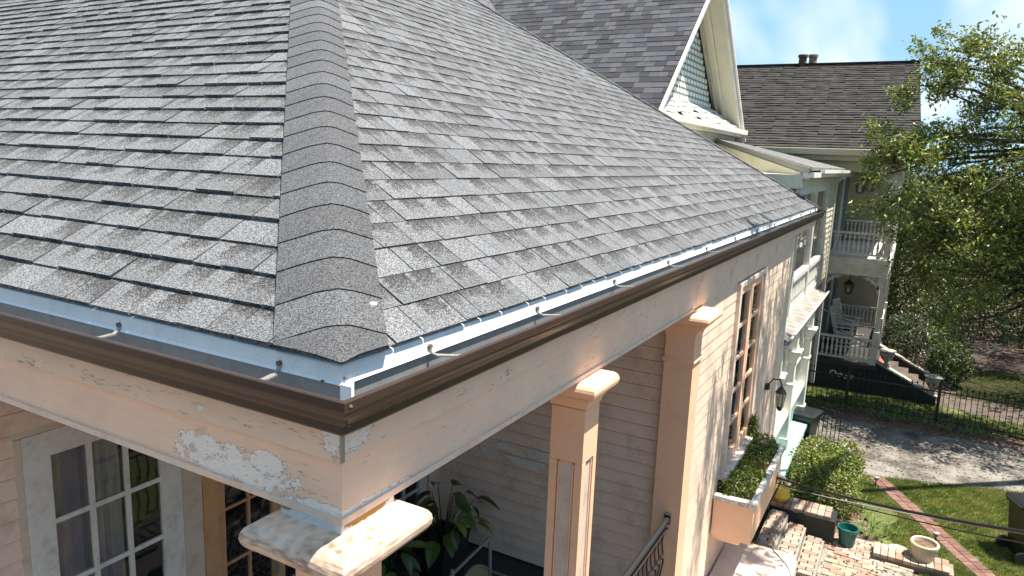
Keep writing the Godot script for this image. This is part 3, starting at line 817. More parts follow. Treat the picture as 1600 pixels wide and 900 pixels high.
	bx(st, Vector3(-12.4, 0, -0.3), Vector3(-3.2, 5.3, -0.1)); bx(st, Vector3(-12.4, 0, -13), Vector3(-12.2, 5.3, -0.3)); bx(st, Vector3(-12.4, 0, -10.78), Vector3(-0.29, 5.3, -10.6))
	var wall := part(h, "wall", st, M.core)
	clap_wall(wall, Vector3(-2.995, 0, -4.905), Vector3(-0.285, 0, -4.905), Vector3(0, 0, 1), 1.66, 4.90, 0.137, M.pink)
	clap_wall(wall, Vector3(-3.005, 0, 0.0), Vector3(-3.005, 0, -4.88), Vector3(1, 0, 0), 1.66, 4.90, 0.137, M.pink, [[0.39, 3.06, 0, 4.38], [3.5, 4.72, 0, 4.38]])
	clap_wall(wall, Vector3(-0.055, 0, -5.06), Vector3(-0.055, 0, -10.74), Vector3(1, 0, 0), 0.8, bl, 0.137, M.pink, [[6.70 - 5.06, 8.37 - 5.06, 2.44, 4.9]], 0.009)
	st = new_st()
	cb(st, Vector3(-3.0, 1.66, -4.905), Vector3(-2.965, 4.9, -4.868), 0.003)
	part(wall, "corner_bead", st, M.pink)
	st = new_st()
	cb(st, Vector3(-0.07, 0.4, -10.80), Vector3(-0.02, bl, -10.735), 0.003)
	part(wall, "corner_bead", st, M.cream_white)
	for q in [[Vector2(-1.72, 2.98), 0.14, 0.05], [Vector2(-1.93, 2.88), 0.12, 0.04], [Vector2(-1.42, 2.85), 0.24, 0.055], [Vector2(-1.32, 2.99), 0.20, 0.05]]:
		st = new_st()
		var cpt := Vector3(q[0].x - 0.35, q[0].y, -4.8735); var prev := Vector3.ZERO
		for k in 19:
			var a := TAU * (k % 18) / 18.0
			var rr := 1.0 + 0.22 * sin(a * 3.0 + q[0].x * 9.0) + 0.14 * sin(a * 7.0 + q[0].y * 5.0)
			var pt := cpt + Vector3(cos(a) * q[1] * rr, sin(a) * q[2] * rr, 0)
			if k > 0: tri(st, cpt, prev, pt)
			prev = pt
		part(wall, "paint_patch", st, M.white_old)
	# --- windows and doors on the inner wall
	sash(h, "window", Vector3(-3.02, 1.68, -0.39), Vector3(0, 0, -1), Vector3(1, 0, 0), 1.085, 2.69, 3, 5, 0.165, 0.034, M.white_old).set_meta("label", "tall weathered white window beside the porch corner")
	st = new_st(); cb(st, Vector3(-3.03, 1.66, -1.654), Vector3(-2.985, 4.40, -1.478), 0.004); cb(st, Vector3(-3.03, 4.372, -1.478), Vector3(-2.975, 4.42, -0.34), 0.004); cb(st, Vector3(-3.03, 1.66, -0.388), Vector3(-2.975, 4.37, -0.345), 0.004)
	part(h, "door_trim", st, M.cream_trim)
	st = new_st(); cb(st, Vector3(-3.03, 1.66, -1.80), Vector3(-2.972, 4.40, -1.658), 0.004); cb(st, Vector3(-3.03, 4.30, -3.05), Vector3(-2.973, 4.40, -1.80), 0.004)
	part(h, "door_frame", st, M.orange)
	for k in 2:
		var dz := -1.802 - 0.625 * k
		var dr := sash(h, "glazed_door", Vector3(-3.03, 1.68, dz), Vector3(0, 0, -1), Vector3(1, 0, 0), 0.62, 2.62, 2, 5, 0.062, 0.024, M.orange)
		if k == 0:
			st = new_st(); cb(st, Vector3(-2.984, 2.40, dz - 0.60), Vector3(-2.978, 2.60, dz - 0.565), 0.002)
			part(dr, "lock_plate", st, M.steel)
	sash(h, "window", Vector3(-3.02, 1.68, -3.55), Vector3(0, 0, -1), Vector3(1, 0, 0), 1.13, 2.69, 3, 5, 0.16, 0.034, M.white_old).set_meta("label", "white framed window by the inner porch corner")
	st = new_st()
	bx(st, Vector3(-5.2, 1.5, -4.9), Vector3(-5.1, 4.6, -0.35)); bx(st, Vector3(-5.1, 1.5, -4.9), Vector3(-3.2, 1.6, -0.35)); bx(st, Vector3(-5.1, 4.5, -4.9), Vector3(-3.2, 4.6, -0.35))
	bx(st, Vector3(-5.1, 1.6, -0.40), Vector3(-3.2, 4.5, -0.35)); bx(st, Vector3(-5.1, 1.6, -4.9), Vector3(-3.2, 4.5, -4.85)); bx(st, Vector3(-5.1, 1.6, -1.75), Vector3(-3.2, 4.5, -1.65))
	part(h, "room", st, M.room)
	st = new_st()
	cb(st, Vector3(-3.9, 1.6, -3.3), Vector3(-3.4, 2.9, -1.9), 0.03); cb(st, Vector3(-4.6, 1.6, -2.6), Vector3(-4.1, 3.6, -1.8), 0.03)
	part(thing("cabinet", "dark patterned furniture behind the glazed porch doors", "cabinet"), "body", st, M.room_red)
	st = new_st()
	for k in 26:
		var z0 := -0.52 - k * 0.022; var z1 := z0 - 0.022
		var f := func(z: float) -> float: return -3.13 + 0.03 * sin(z * 46.0) + 0.012 * sin(z * 111.0)
		qd(st, Vector3(f.call(z0), 1.7, z0), Vector3(f.call(z1), 1.7, z1), Vector3(f.call(z1), 4.3, z1), Vector3(f.call(z0), 4.3, z0))
	part(thing("curtain", "pale grey curtain behind the tall white porch window", "curtain", "curtains"), "drape", st, M.curtain)
	# --- tall window in the long side wall
	st = new_st()
	cb(st, Vector3(-0.09, 2.47, -6.80), Vector3(-0.005, 4.84, -6.70), 0.004); cb(st, Vector3(-0.09, 2.47, -8.37), Vector3(-0.005, 4.84, -8.27), 0.004); cb(st, Vector3(-0.09, 4.78, -8.27), Vector3(-0.008, 4.84, -6.80), 0.004)
	cb(st, Vector3(-0.09, 2.41, -8.42), Vector3(0.06, 2.47, -6.65), 0.006)
	part(h, "window_casing", st, M.plaster)
	for k in 2:
		sash(h, "casement", Vector3(-0.075, 2.475, -6.805 - 0.732 * k), Vector3(0, 0, -1), Vector3(1, 0, 0), 0.728, 2.30, 1 if k == 0 else 1, 5, 0.10, 0.04, M.peach)
	st = new_st()
	bx(st, Vector3(-1.8, 2.4, -8.3), Vector3(-1.7, 4.9, -6.75)); bx(st, Vector3(-1.7, 2.4, -8.4), Vector3(-0.28, 4.9, -8.3)); bx(st, Vector3(-1.7, 2.4, -6.78), Vector3(-0.28, 4.9, -6.7)); bx(st, Vector3(-1.7, 2.3, -8.4), Vector3(-0.28, 2.4, -6.7))
	part(h, "room", st, M.room)
	for q in [[-7.9, -8.25, "pale curtain at the far side of the tall side window"], [-6.85, -7.2, "pale curtain at the near side of the tall side window"]]:
		st = new_st()
		for k in 14:
			var za: float = lerpf(q[0], q[1], k / 14.0); var zb: float = lerpf(q[0], q[1], (k + 1) / 14.0)
			var xa := -0.17 + 0.018 * sin(za * 60.0); var xb := -0.17 + 0.018 * sin(zb * 60.0)
			qd(st, Vector3(xa, 2.5, za), Vector3(xb, 2.5, zb), Vector3(xb, 4.8, zb), Vector3(xa, 4.8, za))
		part(thing("curtain", q[2], "curtain", "curtains"), "drape", st, M.curtain)

	# --- things on the pink house's walls and porch
	var pl := thing("window_box", "long pink window box under the tall side window", "planter")
	st = new_st()
	cb(st, Vector3(-0.03, 1.80, -8.45), Vector3(0.43, 2.27, -6.42), 0.008); cb(st, Vector3(-0.03, 1.70, -8.35), Vector3(0.30, 1.80, -6.5), 0.03)
	part(pl, "box", st, M.peach)
	st = new_st()
	for q in [[Vector3(-0.03, 2.27, -6.47), Vector3(0.46, 2.335, -6.38)], [Vector3(-0.03, 2.27, -8.48), Vector3(0.46, 2.335, -8.40)], [Vector3(0.385, 2.27, -8.40), Vector3(0.46, 2.334, -6.47)]]: cb(st, q[0], q[1], 0.006)
	part(pl, "rim", st, M.weathered)
	st = new_st(); bx(st, Vector3(-0.02, 2.271, -8.40), Vector3(0.385, 2.295, -6.47)); part(pl, "soil", st, M.mulch)
	var fern := leaf_mesh(0.06, 0.018)
	var yg := [Color(0.15, 0.19, 0.03), Color(0.10, 0.16, 0.025), Color(0.20, 0.20, 0.05), Color(0.07, 0.13, 0.02)]
	bush("fern_clump", "low green fern clump at the near end of the window box", "plant", "plants in the window box", [[Vector3(0.18, 2.36, -6.75), Vector3(0.2, 0.14, 0.3)], [Vector3(0.2, 2.36, -7.2), Vector3(0.2, 0.10, 0.25)]], 2600, fern, yg)
	bush("fern_clump", "taller green fern clump at the far end of the window box", "plant", "plants in the window box", [[Vector3(0.16, 2.36, -7.75), Vector3(0.2, 0.14, 0.3)], [Vector3(0.2, 2.37, -8.15), Vector3(0.2, 0.15, 0.28)], [Vector3(0.02, 2.5, -8.3), Vector3(0.06, 0.25, 0.1)]], 2400, fern, yg)
	# railing between pilaster and second column
	var rl := thing("iron_railing", "black iron railing between the pilaster and the middle column", "railing")
	st = new_st(); tube(st, [Vector3(-0.12, 2.72, -4.77), Vector3(-0.12, 2.72, -2.42)], [0.03], 8); bar(st, Vector3(-0.12, 2.62, -4.77), Vector3(-0.12, 2.62, -2.42), 0.03, 0.012); bar(st, Vector3(-0.12, 1.78, -4.77), Vector3(-0.12, 1.78, -2.42), 0.03, 0.012)
	cb(st, Vector3(-0.15, 2.67, -4.80), Vector3(-0.09, 2.78, -4.74), 0.004)
	part(rl, "handrail", st, M.iron)
	for k in 20:
		st = new_st()
		var z := -4.68 + k * 0.115
		var pts := []
		for i in 9: pts.append(Vector3(-0.12 + 0.014 * sin(i * 1.6), 1.78 + i * 0.105, z + 0.014 * cos(i * 1.6)))
		tube(st, pts, [0.009], 5)
		lathe(st, Vector3(-0.12, 2.35, z), [Vector2(0.006, -0.03), Vector2(0.03, 0), Vector2(0.006, 0.03)], 8)
		part(rl, "bar", st, M.iron)
	# chair on the porch
	var ch := thing("porch_chair", "metal porch chair with tan mesh back facing the street", "chair")
	st = new_st()
	var cx := -1.50
	var arch := []
	for k in 13:
		var f := k / 12.0
		arch.append(Vector3(cx, 2.30 + 0.16 * sin(f * PI), -3.02 - f * 0.62))
	tube(st, arch, [0.013], 6)
	tube(st, [Vector3(cx, 2.62, -3.64), Vector3(cx, 2.6, -3.35), Vector3(cx, 2.57, -2.98)], [0.016], 6)
	for z in [-3.01, -3.65]:
		tube(st, [Vector3(cx + 0.03, 1.66, z), Vector3(cx + 0.02, 2.1, z), Vector3(cx, 2.62, z)], [0.016], 6); tube(st, [Vector3(cx + 0.55, 1.66, z), Vector3(cx + 0.55, 2.28, z), Vector3(cx + 0.02, 2.28, z)], [0.014], 6)
	part(ch, "frame", st, plain(lin(0.2, 0.2, 0.2), 0.4, 0.3))
	st = new_st()
	for k in 12: qd(st, arch[k] + Vector3(0, 0, 0), Vector3(cx + 0.03, 2.05, arch[k].z), Vector3(cx + 0.03, 2.05, arch[k + 1].z), arch[k + 1])
	part(ch, "backrest", st, M.mesh_tan)
	st = new_st(); cb(st, Vector3(cx, 2.02, -3.64), Vector3(cx + 0.56, 2.06, -3.02), 0.01); part(ch, "seat", st, M.mesh_tan)
	# leafy plants in troughs behind it
	for q in [[Vector3(-2.35, 1.66, -4.1), "big leafed plant in dark trough behind the porch chair", 1.05, 30], [Vector3(-2.45, 1.66, -3.35), "big leafed plant in dark trough nearest the corner column", 0.78, 22]]:
		var t := thing("potted_plant", q[1], "plant", "", q[0])
		st = new_st(); ring(st, 0, 0, 0.16, 0.22, [Vector2(-0.02, 0), Vector2(0.03, 0.5), Vector2(0.045, 0.52), Vector2(0.02, 0.52), Vector2(0.0, 0.46)]); part(t, "trough", st, M.iron)
		for k in q[3]:
			st = new_st()
			var a := r(0, TAU); var hh: float = q[2] * r(0.6, 1.0); var rr := r(0.08, 0.4)
			var tip := Vector3(cos(a) * rr, hh, sin(a) * rr)
			var dirv := Vector3(cos(a), r(-0.7, 0.1), sin(a)).normalized(); var sd := Vector3(-sin(a), r(-.3, .3), cos(a))
			var l := r(0.16, 0.27); var w := l * 0.30
			var up2 := sd.cross(dirv).normalized()
			for i in 6:
				var f0 := i / 6.0; var f1 := (i + 1) / 6.0
				var c0 := tip + dirv * l * f0 - Vector3(0, 0.10 * f0 * f0, 0); var c1 := tip + dirv * l * f1 - Vector3(0, 0.10 * f1 * f1, 0)
				var w0 := w * pow(sin(PI * pow(f0, 0.7)), 0.8); var w1 := w * pow(maxf(sin(PI * pow(f1, 0.7)), 0.0), 0.8)
				for sg in [-1.0, 1.0]:
					qd(st, c0, c1, c1 + sd * w1 * sg + up2 * w1 * 0.25, c0 + sd * w0 * sg + up2 * w0 * 0.25)
			var lf := part(t, "leaf", st, M.big_leaf[rng.randi() % M.big_leaf.size()])
			st = new_st(); tube(st, [Vector3(cos(a) * 0.03, 0.46, sin(a) * 0.03), Vector3(cos(a) * rr * 0.5, hh * 0.75, sin(a) * rr * 0.5), tip], [0.008, 0.006, 0.004], 4); part(lf, "stalk", st, M.big_leaf[0])
	# lantern on the wall
	var la := thing("wall_lantern", "small black wall lantern near the end of the pink wall", "lantern")
	st = new_st(); tube(st, [Vector3(-0.03, 2.84, -9.5), Vector3(0.06, 2.98, -9.5), Vector3(0.16, 2.98, -9.5), Vector3(0.19, 2.90, -9.5)], [0.012], 6); lathe(st, Vector3(-0.03, 2.78, -9.5), [Vector2(0, 0), Vector2(0.05, 0.02), Vector2(0.05, 0.1), Vector2(0, 0.12)], 8)
	part(la, "arm", st, M.iron)
	st = new_st(); lathe(st, Vector3(0.19, 2.78, -9.5), [Vector2(0.085, 0), Vector2(0.06, 0.05), Vector2(0.025, 0.09), Vector2(0.0, 0.13)], 6); lathe(st, Vector3(0.19, 2.48, -9.5), [Vector2(0.0, 0), Vector2(0.03, 0.02), Vector2(0.045, 0.06), Vector2(0.04, 0.065)], 6)
	for k in 6: bar(st, Vector3(0.19 + cos(TAU * k / 6) * 0.045, 2.54, -9.5 + sin(TAU * k / 6) * 0.045), Vector3(0.19 + cos(TAU * k / 6) * 0.08, 2.79, -9.5 + sin(TAU * k / 6) * 0.08), 0.008, 0.008)
	part(la, "frame", st, M.iron)
	st = new_st(); lathe(st, Vector3(0.19, 2.54, -9.5), [Vector2(0.04, 0), Vector2(0.075, 0.24)], 6); part(la, "glass", st, M.glass)

# ------------------------------------------------------------------ the cream house behind it
func arch_window(h: Node3D, x: float, z0: float, z1: float, y0: float, y1: float, mat: Material) -> void:
	# round-headed window facing +X between z0 (near) and z1 (far)
	var w := z0 - z1; var rad := w / 2; var zc := (z0 + z1) / 2; var yc := y1 - rad
	var st := new_st()
	var prev_o := Vector3(x + 0.05, y0, z0); var prev_i := Vector3(x + 0.05, y0, z0 - 0.07)
	for k in 14:
		var a := PI * (k - 0) / 12.0
		var po := Vector3(x + 0.05, yc + sin(a) * rad, zc + cos(a) * rad) if k < 13 else Vector3(x + 0.05, y0, z1)
		var pi := Vector3(x + 0.05, yc + sin(a) * (rad - 0.07), zc + cos(a) * (rad - 0.07)) if k < 13 else Vector3(x + 0.05, y0, z1 + 0.07)
		qd(st, prev_o, po, pi, prev_i)
		qd(st, prev_i, pi, pi - Vector3(0.08, 0, 0), prev_i - Vector3(0.08, 0, 0))
		prev_o = po; prev_i = pi
	bar(st, Vector3(x, yc, z0 - 0.05), Vector3(x, yc, z1 + 0.05), 0.06, 0.05)
	bar(st, Vector3(x + 0.002, y0, zc), Vector3(x + 0.002, yc, zc), 0.05, 0.05)
	for a in [0.6, 1.2, 1.94, 2.54]: bar(st, Vector3(x + 0.001, yc, zc), Vector3(x + 0.001, yc + sin(a) * (rad - 0.05), zc + cos(a) * (rad - 0.05)), 0.03, 0.03)
	var win := part(h, "arched_window", st, mat)
	for s in [-1, 1]:
		st = new_st()
		var za := zc; var zb: float = zc + s * (rad - 0.06)
		qd(st, Vector3(x - 0.01, y0, za), Vector3(x - 0.01, y0, zb), Vector3(x - 0.01, yc, zb), Vector3(x - 0.01, yc, za))
		part(win, "pane", st, M.glass)
	st = new_st()
	for k in 12:
		var a := PI * k / 12.0; var b := PI * (k + 1) / 12.0
		tri(st, Vector3(x - 0.01, yc, zc), Vector3(x - 0.01, yc + sin(a) * (rad - .06), zc + cos(a) * (rad - .06)), Vector3(x - 0.01, yc + sin(b) * (rad - .06), zc + cos(b) * (rad - .06)))
	part(win, "pane", st, M.glass)

func baluster_mesh(hh: float, rad: float, sides := 8) -> ArrayMesh:
	var st := new_st()
	lathe(st, Vector3.ZERO, [Vector2(rad * 0.9, 0), Vector2(rad * 0.9, hh * 0.12), Vector2(rad * 0.5, hh * 0.16), Vector2(rad, hh * 0.36), Vector2(rad * 0.8, hh * 0.5), Vector2(rad * 0.4, hh * 0.72), Vector2(rad * 0.55, hh * 0.84), Vector2(rad * 0.9, hh * 0.88), Vector2(rad * 0.9, hh)], sides)
	return done(st)

func build_cream_house() -> void:
	var h := thing("cream_house", "cream house with dark shingled gable and arched bay behind pink wall", "house")
	var gx := -3.0; var z0 := -11.86; var z1 := -19.4; var zr := (z0 + z1) / 2; var ye := 7.17; var s := 0.93; var yr := ye + s * (z0 - zr)
	# main roof
	var st := new_st()
	for q in [[z0 + 0.25, -1.0], [z1 - 0.25, 1.0]]:
		var a := Vector3(gx + 0.12, ye - 0.25 * s, q[0]); var b := Vector3(-14, ye - 0.25 * s, q[0])
		var c := Vector3(-14, yr, zr); var d := Vector3(gx + 0.12, yr, zr)
		var dn := Vector3(0, -0.16, 0)
		qd(st, b, a, d, c); qd(st, a + dn, b + dn, c + dn, d + dn); qd(st, b + dn, a + dn, a, b)
	var roof := part(h, "roof", st, M.deck)
	var len := sqrt(1.0 + s * s); var up := Vector3(0, s / len, -1.0 / len)
	var list := []
	var fr := slope_frame(Vector3(0, ye - 0.25 * s + 0.004, z0 + 0.25), Vector3(1, 0, 0), up)
	var tints := [Color(0.36, 0.37, 0.41), Color(0.58, 0.60, 0.66), Color(0.85, 0.88, 0.95), Color(0.44, 0.44, 0.47), Color(0.40, 0.40, 0.44), Color(1.25, 1.3, 1.36), Color(1.8, 1.87, 1.94), Color(2.6, 2.68, 2.74), Color(0.5, 0.52, 0.56)]
	lay_course_tabs(list, fr, 31, 0.172, func(k): return -11.0, func(k): return gx + 0.125, 0, 0, 0.012, [0.16, 0.2, 0.26, 0.32, 0.4], [0, 1, 2, 3, 4, 6, 9], tints, "b")
	place_tabs(list, 300, roof, M.dark_shingle)
	# gable: rakes, soffits, recessed panel of scale shingles, sloping sill of rotten boards
	var rk := new_st()
	for q in [[z0 + 0.27, 1.0], [z1 - 0.27, -1.0]]:
		var a := Vector3(gx + 0.14, ye - 0.27 * s - 0.02, q[0]); var d := Vector3(gx + 0.14, yr - 0.02, zr)
		var ins := Vector3(0, -0.20, 0)
		qd(rk, a, d, d + ins, a + ins)
		qd(rk, a + ins, d + ins, d + ins + Vector3(-0.06, 0, 0), a + ins + Vector3(-0.06, 0, 0))
		bar(rk, a + Vector3(0.02, -0.03, 0), d + Vector3(0.02, -0.03, 0), 0.06, 0.07)
	part(h, "rake_board", rk, M.white)
	st = new_st()
	for q in [[z0 + 0.1, 1.0], [z1 - 0.1, -1.0]]:
		var a := Vector3(gx + 0.08, ye - 0.10 * s - 0.20, q[0]); var d := Vector3(gx + 0.08, yr - 0.20, zr)
		var b := Vector3(-0.64, 0, 0); var dn := Vector3(0, -0.22, 0)
		qd(st, a, d, d + b, a + b)
		qd(st, a + b * 0.8 + dn * 0.1, d + b * 0.8 + dn * 0.1, d + b * 0.8 + dn, a + b * 0.8 + dn)
		bar(st, a + b * 0.55 + dn * 0.2, d + b * 0.55 + dn * 0.2, 0.08, 0.10)
	part(h, "soffit", st, M.cream)
	st = new_st()
	tri(st, Vector3(gx - 0.56, 6.9, z0 - 0.1), Vector3(gx - 0.56, 6.9, z1 + 0.1), Vector3(gx - 0.56, yr - 0.35, zr))
	var gp := part(h, "gable_panel", st, M.black_skirt)
	st = new_st()
	var prev := Vector3.ZERO
	var ctr := Vector3(0, 0.03, 0)
	for k in 12:
		var a := PI + PI * (k - 2) / 8.0
		var pt := Vector3(0, sin(a) * 0.06, -cos(a) * 0.058)
		if k == 0: pt = Vector3(0.0, 0.085, 0.058)
		if k == 1: pt = Vector3(0, 0.0, 0.058)
		if k == 11: pt = Vector3(0, 0.085, -0.058)
		if k > 0: tri(st, ctr, prev, pt)
		prev = pt
	var scale_m := done(st)
	for j in 18:
		var y := 7.74 + j * 0.142
		var half := (yr - y) / s - 0.45
		var n := int(half * 2 / 0.135)
		for i in n:
			var o := part(gp, "scale_shingle", scale_m, M.mint)
			o.position = Vector3(gx - 0.545 + 0.004 * (i % 2), y, zr + (i - n / 2.0 + 0.5 * (j % 2) + 0.25) * 0.135)
			o.rotation.x = r(-0.05, 0.05)
	for k in 6:
		st = new_st()
		var f0 := k / 6.0; var f1 := (k + 1.25) / 6.0
		var pa := Vector3(gx + 0.08 - 0.64 * f0, ye + 0.02 + 0.5 * f0, 0); var pb := Vector3(gx + 0.08 - 0.64 * f1, ye + 0.02 + 0.5 * f1 + 0.01, 0)
		var segs := 16
		for i in segs:
			var zn := z0 - (0.5 * f1 + 0.20) / s; var zf := z1 + (0.5 * f1 + 0.20) / s
			var za := lerpf(zn, zf, i / float(segs)); var zb := lerpf(zn, zf, (i + 1) / float(segs))
			if k < 3 and i > 2 and i < 8 and (i + k) % 3 == 0:
				continue
			var wa := 0.03 * sin(i * 1.3 + k * 2.0); var wb := 0.03 * sin((i + 1) * 1.3 + k * 2.0)
			qd(st, pa + Vector3(0, wa + 0.025, za), pa + Vector3(0, wb + 0.025, zb), pb + Vector3(0, wb * 0.3, zb), pb + Vector3(0, wa * 0.3, za))
			qd(st, pa + Vector3(0, wa, za), pa + Vector3(0, wb, zb), pa + Vector3(0, wb + 0.025, zb), pa + Vector3(0, wa + 0.025, za))
		part(h, "sill_board", st, M.weathered)
	st = new_st()
	qd(st, Vector3(gx + 0.06, ye - 0.02, z0 - 0.15), Vector3(gx + 0.06, ye - 0.02, z1 + 0.15), Vector3(gx - 0.6, ye + 0.46, z1 + 0.75), Vector3(gx - 0.6, ye + 0.46, z0 - 0.75))
	part(h, "gable_floor", st, M.black_skirt)
	st = new_st()
	bx(st, Vector3(gx - 0.5, ye - 0.13, z1 - 0.30), Vector3(gx + 0.22, ye, z0 + 0.28)); bx(st, Vector3(gx - 0.5, ye - 0.2, z1 - 0.2), Vector3(gx + 0.12, ye - 0.132, z0 + 0.2))
	part(h, "cornice", st, M.cream_white)
	st = new_st()
	bx(st, Vector3(gx - 0.5, 6.62, z1), Vector3(gx - 0.05, ye - 0.21, z0 + 0.02)); bx(st, Vector3(gx - 0.4, 6.5, z1), Vector3(gx - 0.15, 6.62, z0))
	part(h, "frieze", st, M.cream)
	st = new_st()
	bx(st, Vector3(-13.5, 0, z1), Vector3(gx - 0.2, ye - 0.14, z0)); part(h, "wall", st, M.cream)
	for k in 3:
		st = new_st(); bx(st, Vector3(gx - 0.1, ye - 0.42 + k * 0.1, z1 - 0.28 - k * 0.05), Vector3(gx + 0.1, ye - 0.36 + k * 0.1, z1 - 0.02)); part(h, "moulding", st, M.white)
	# bay with its own low roof
	var P := [Vector3(-0.1, 6.20, -12.5), Vector3(-0.1, 6.20, -19.3), Vector3(-3.1, 6.86, -19.3), Vector3(-3.1, 6.86, -17.3)]
	st = new_st()
	var dn := Vector3(0, -0.05, 0)
	qd(st, P[0], P[1], P[2], P[3])
	qd(st, P[0] + dn, P[1] + dn, P[1], P[0]); qd(st, P[3] + dn, P[0] + dn, P[0], P[3])
	var br := part(h, "bay_roof", st, M.grey_roof)
	for k in 16:
		st = new_st()
		var f := k / 16.0; var f2 := (k + 1.15) / 16.0
		var up0 := Vector3(0, 0.012, 0)
		var a: Vector3 = P[0].lerp(P[3], f) + up0; var b: Vector3 = P[1].lerp(P[2], f) + up0; var c: Vector3 = P[1].lerp(P[2], min(f2, 1.0)) + Vector3(0, 0.004, 0); var d: Vector3 = P[0].lerp(P[3], min(f2, 1.0)) + Vector3(0, 0.004, 0)
		qd(st, a, b, c, d); qd(st, a - up0, b - up0, b, a)
		part(br, "shingle_course", st, M.grey_roof)
	st = new_st()
	bx(st, Vector3(-0.2, 6.02, -19.35), Vector3(-0.04, 6.11, -12.5)); bx(st, Vector3(-0.06, 6.10, -19.35), Vector3(0.02, 6.17, -13.6))
	bar(st, Vector3(-0.14, 6.04, -12.56), Vector3(-3.0, 6.69, -17.2), 0.05, 0.11)
	bar(st, Vector3(-0.27, 5.86, -12.70), Vector3(-3.05, 6.40, -17.15), 0.06, 0.07)
	part(br, "fascia", st, M.cream_white)
	st = new_st(); bar(st, Vector3(-0.12, 6.145, -12.47), Vector3(-3.02, 6.80, -17.15), 0.03, 0.10); part(br, "flashing", st, M.steel)
	st = new_st()
	bx(st, Vector3(-1.2, 5.80, -19.2), Vector3(-0.26, 6.06, -12.72)); bx(st, Vector3(-1.2, 3.2, -19.2), Vector3(-0.30, 5.8, -17.62))
	bx(st, Vector3(-2.9, 3.2, -17.62), Vector3(-2.7, 5.8, -12.75)); bx(st, Vector3(-2.9, 3.2, -17.62), Vector3(-0.30, 3.30, -12.75)); bx(st, Vector3(-2.9, 5.7, -19.2), Vector3(-1.2, 5.8, -12.75)); bx(st, Vector3(-2.9, 3.3, -17.8), Vector3(-1.2, 5.8, -17.62)); bx(st, Vector3(-1.2, 0.6, -12.74), Vector3(-0.31, 5.30, -10.8))
	qd(st, Vector3(-0.3, 3.2, -12.72), Vector3(-3.1, 3.2, -17.2), Vector3(-3.1, 6.76, -17.2), Vector3(-0.3, 6.1, -12.72))
	var wl := part(h, "bay_wall", st, M.cream)
	clap_wall(wl, Vector3(-0.295, 0, -17.7), Vector3(-0.295, 0, -19.2), Vector3(1, 0, 0), 3.3, 5.8, 0.14, M.cream)
	clap_wall(wl, Vector3(-2.0, 0, -19.2), Vector3(-0.3, 0, -19.2), Vector3(0, 0, -1), 0.3, 5.8, 0.14, M.cream)
	st = new_st(); cb(st, Vector3(-0.33, 0.3, -19.26), Vector3(-0.24, 6.0, -19.14), 0.004); part(wl, "corner_board", st, M.cream_white)
	# upper windows with balustrade panels under them
	for k in 2:
		var za := -12.75 - k * 2.42; var zb := za - 2.40
		st = new_st()
		for q in [[za, 0.12], [zb + 0.10, 0.10]]:
			cb(st, Vector3(-0.36, 3.32, q[0] - q[1]), Vector3(-0.25, 5.8, q[0]), 0.004)
		cb(st, Vector3(-0.36, 3.98, zb + 0.1), Vector3(-0.24, 4.08, za - 0.12), 0.004); cb(st, Vector3(-0.36, 5.68, zb + 0.1), Vector3(-0.26, 5.8, za - 0.12), 0.004); cb(st, Vector3(-0.36, 3.32, zb + 0.1), Vector3(-0.25, 3.42, za - 0.12), 0.004)
		cb(st, Vector3(-0.36, 3.42, zb + 0.1), Vector3(-0.34, 3.98, za - 0.12), 0.002)
		var w := part(h, "bay_window", st, M.white)
		st = new_st(); qd(st, Vector3(-0.31, 4.08, za - 0.12), Vector3(-0.31, 4.08, zb + 0.1), Vector3(-0.31, 5.68, zb + 0.1), Vector3(-0.31, 5.68, za - 0.12)); part(w, "pane", st, M.glass)
		var bm := baluster_mesh(0.55, 0.035, 6)
		for i in 11:
			var o := part(w, "baluster", bm, M.white)
			o.position = Vector3(-0.30, 3.425, za - 0.22 - i * 0.195)
	# flat tin roof over the arched lower bay
	st = new_st()
	qd(st, Vector3(-0.31, 3.34, -10.9), Vector3(0.04, 3.27, -10.9), Vector3(0.04, 3.27, -16.8), Vector3(-0.31, 3.34, -16.8))
	bx(st, Vector3(-0.31, 3.20, -16.8), Vector3(0.04, 3.262, -10.9))
	var tin := part(h, "tin_roof", st, M.tin)
	st = new_st()
	tube(st, [Vector3(0.07, 3.31, -10.9), Vector3(0.07, 3.29, -16.85)], [0.022], 6); bx(st, Vector3(-0.02, 3.14, -16.75), Vector3(0.03, 3.20, -10.9))
	part(tin, "edge_roll", st, M.white)
	# lower bay
	var lx := -0.10
	st = new_st()
	bx(st, Vector3(-2.4, 0.62, -15.5), Vector3(-2.3, 3.2, -10.85)); bx(st, Vector3(-2.3, 0.62, -15.5), Vector3(lx - 0.14, 0.66, -10.85)); bx(st, Vector3(-2.3, 0.66, -10.95), Vector3(lx - 0.15, 3.08, -10.85)); bx(st, Vector3(-2.4, 3.08, -15.5), Vector3(lx, 3.199, -10.85)); bx(st, Vector3(-2.4, 0.55, -15.52), Vector3(lx - 0.06, 3.1, -15.4))
	part(h, "lower_bay", st, M.cream)
	for q in [-10.95, -12.95, -15.28]:
		st = new_st()
		cb(st, Vector3(lx - 0.1, 0.62, q - 0.12), Vector3(lx + 0.06, 3.08, q + 0.12), 0.006)
		cb(st, Vector3(lx - 0.1, 0.62, q - 0.15), Vector3(lx + 0.09, 0.85, q + 0.15), 0.006)
		ring(st, lx - 0.02, q, 0.08, 0.12, [Vector2(0, 2.42), Vector2(0.03, 2.47), Vector2(0.03, 2.5), Vector2(0.07, 2.56), Vector2(0.09, 2.62), Vector2(0.09, 2.66)])
		ring(st, lx - 0.02, q, 0.08, 0.12, [Vector2(0, 1.95), Vector2(0.025, 1.98), Vector2(0.0, 2.02)])
		part(h, "pilaster", st, M.cream_white)
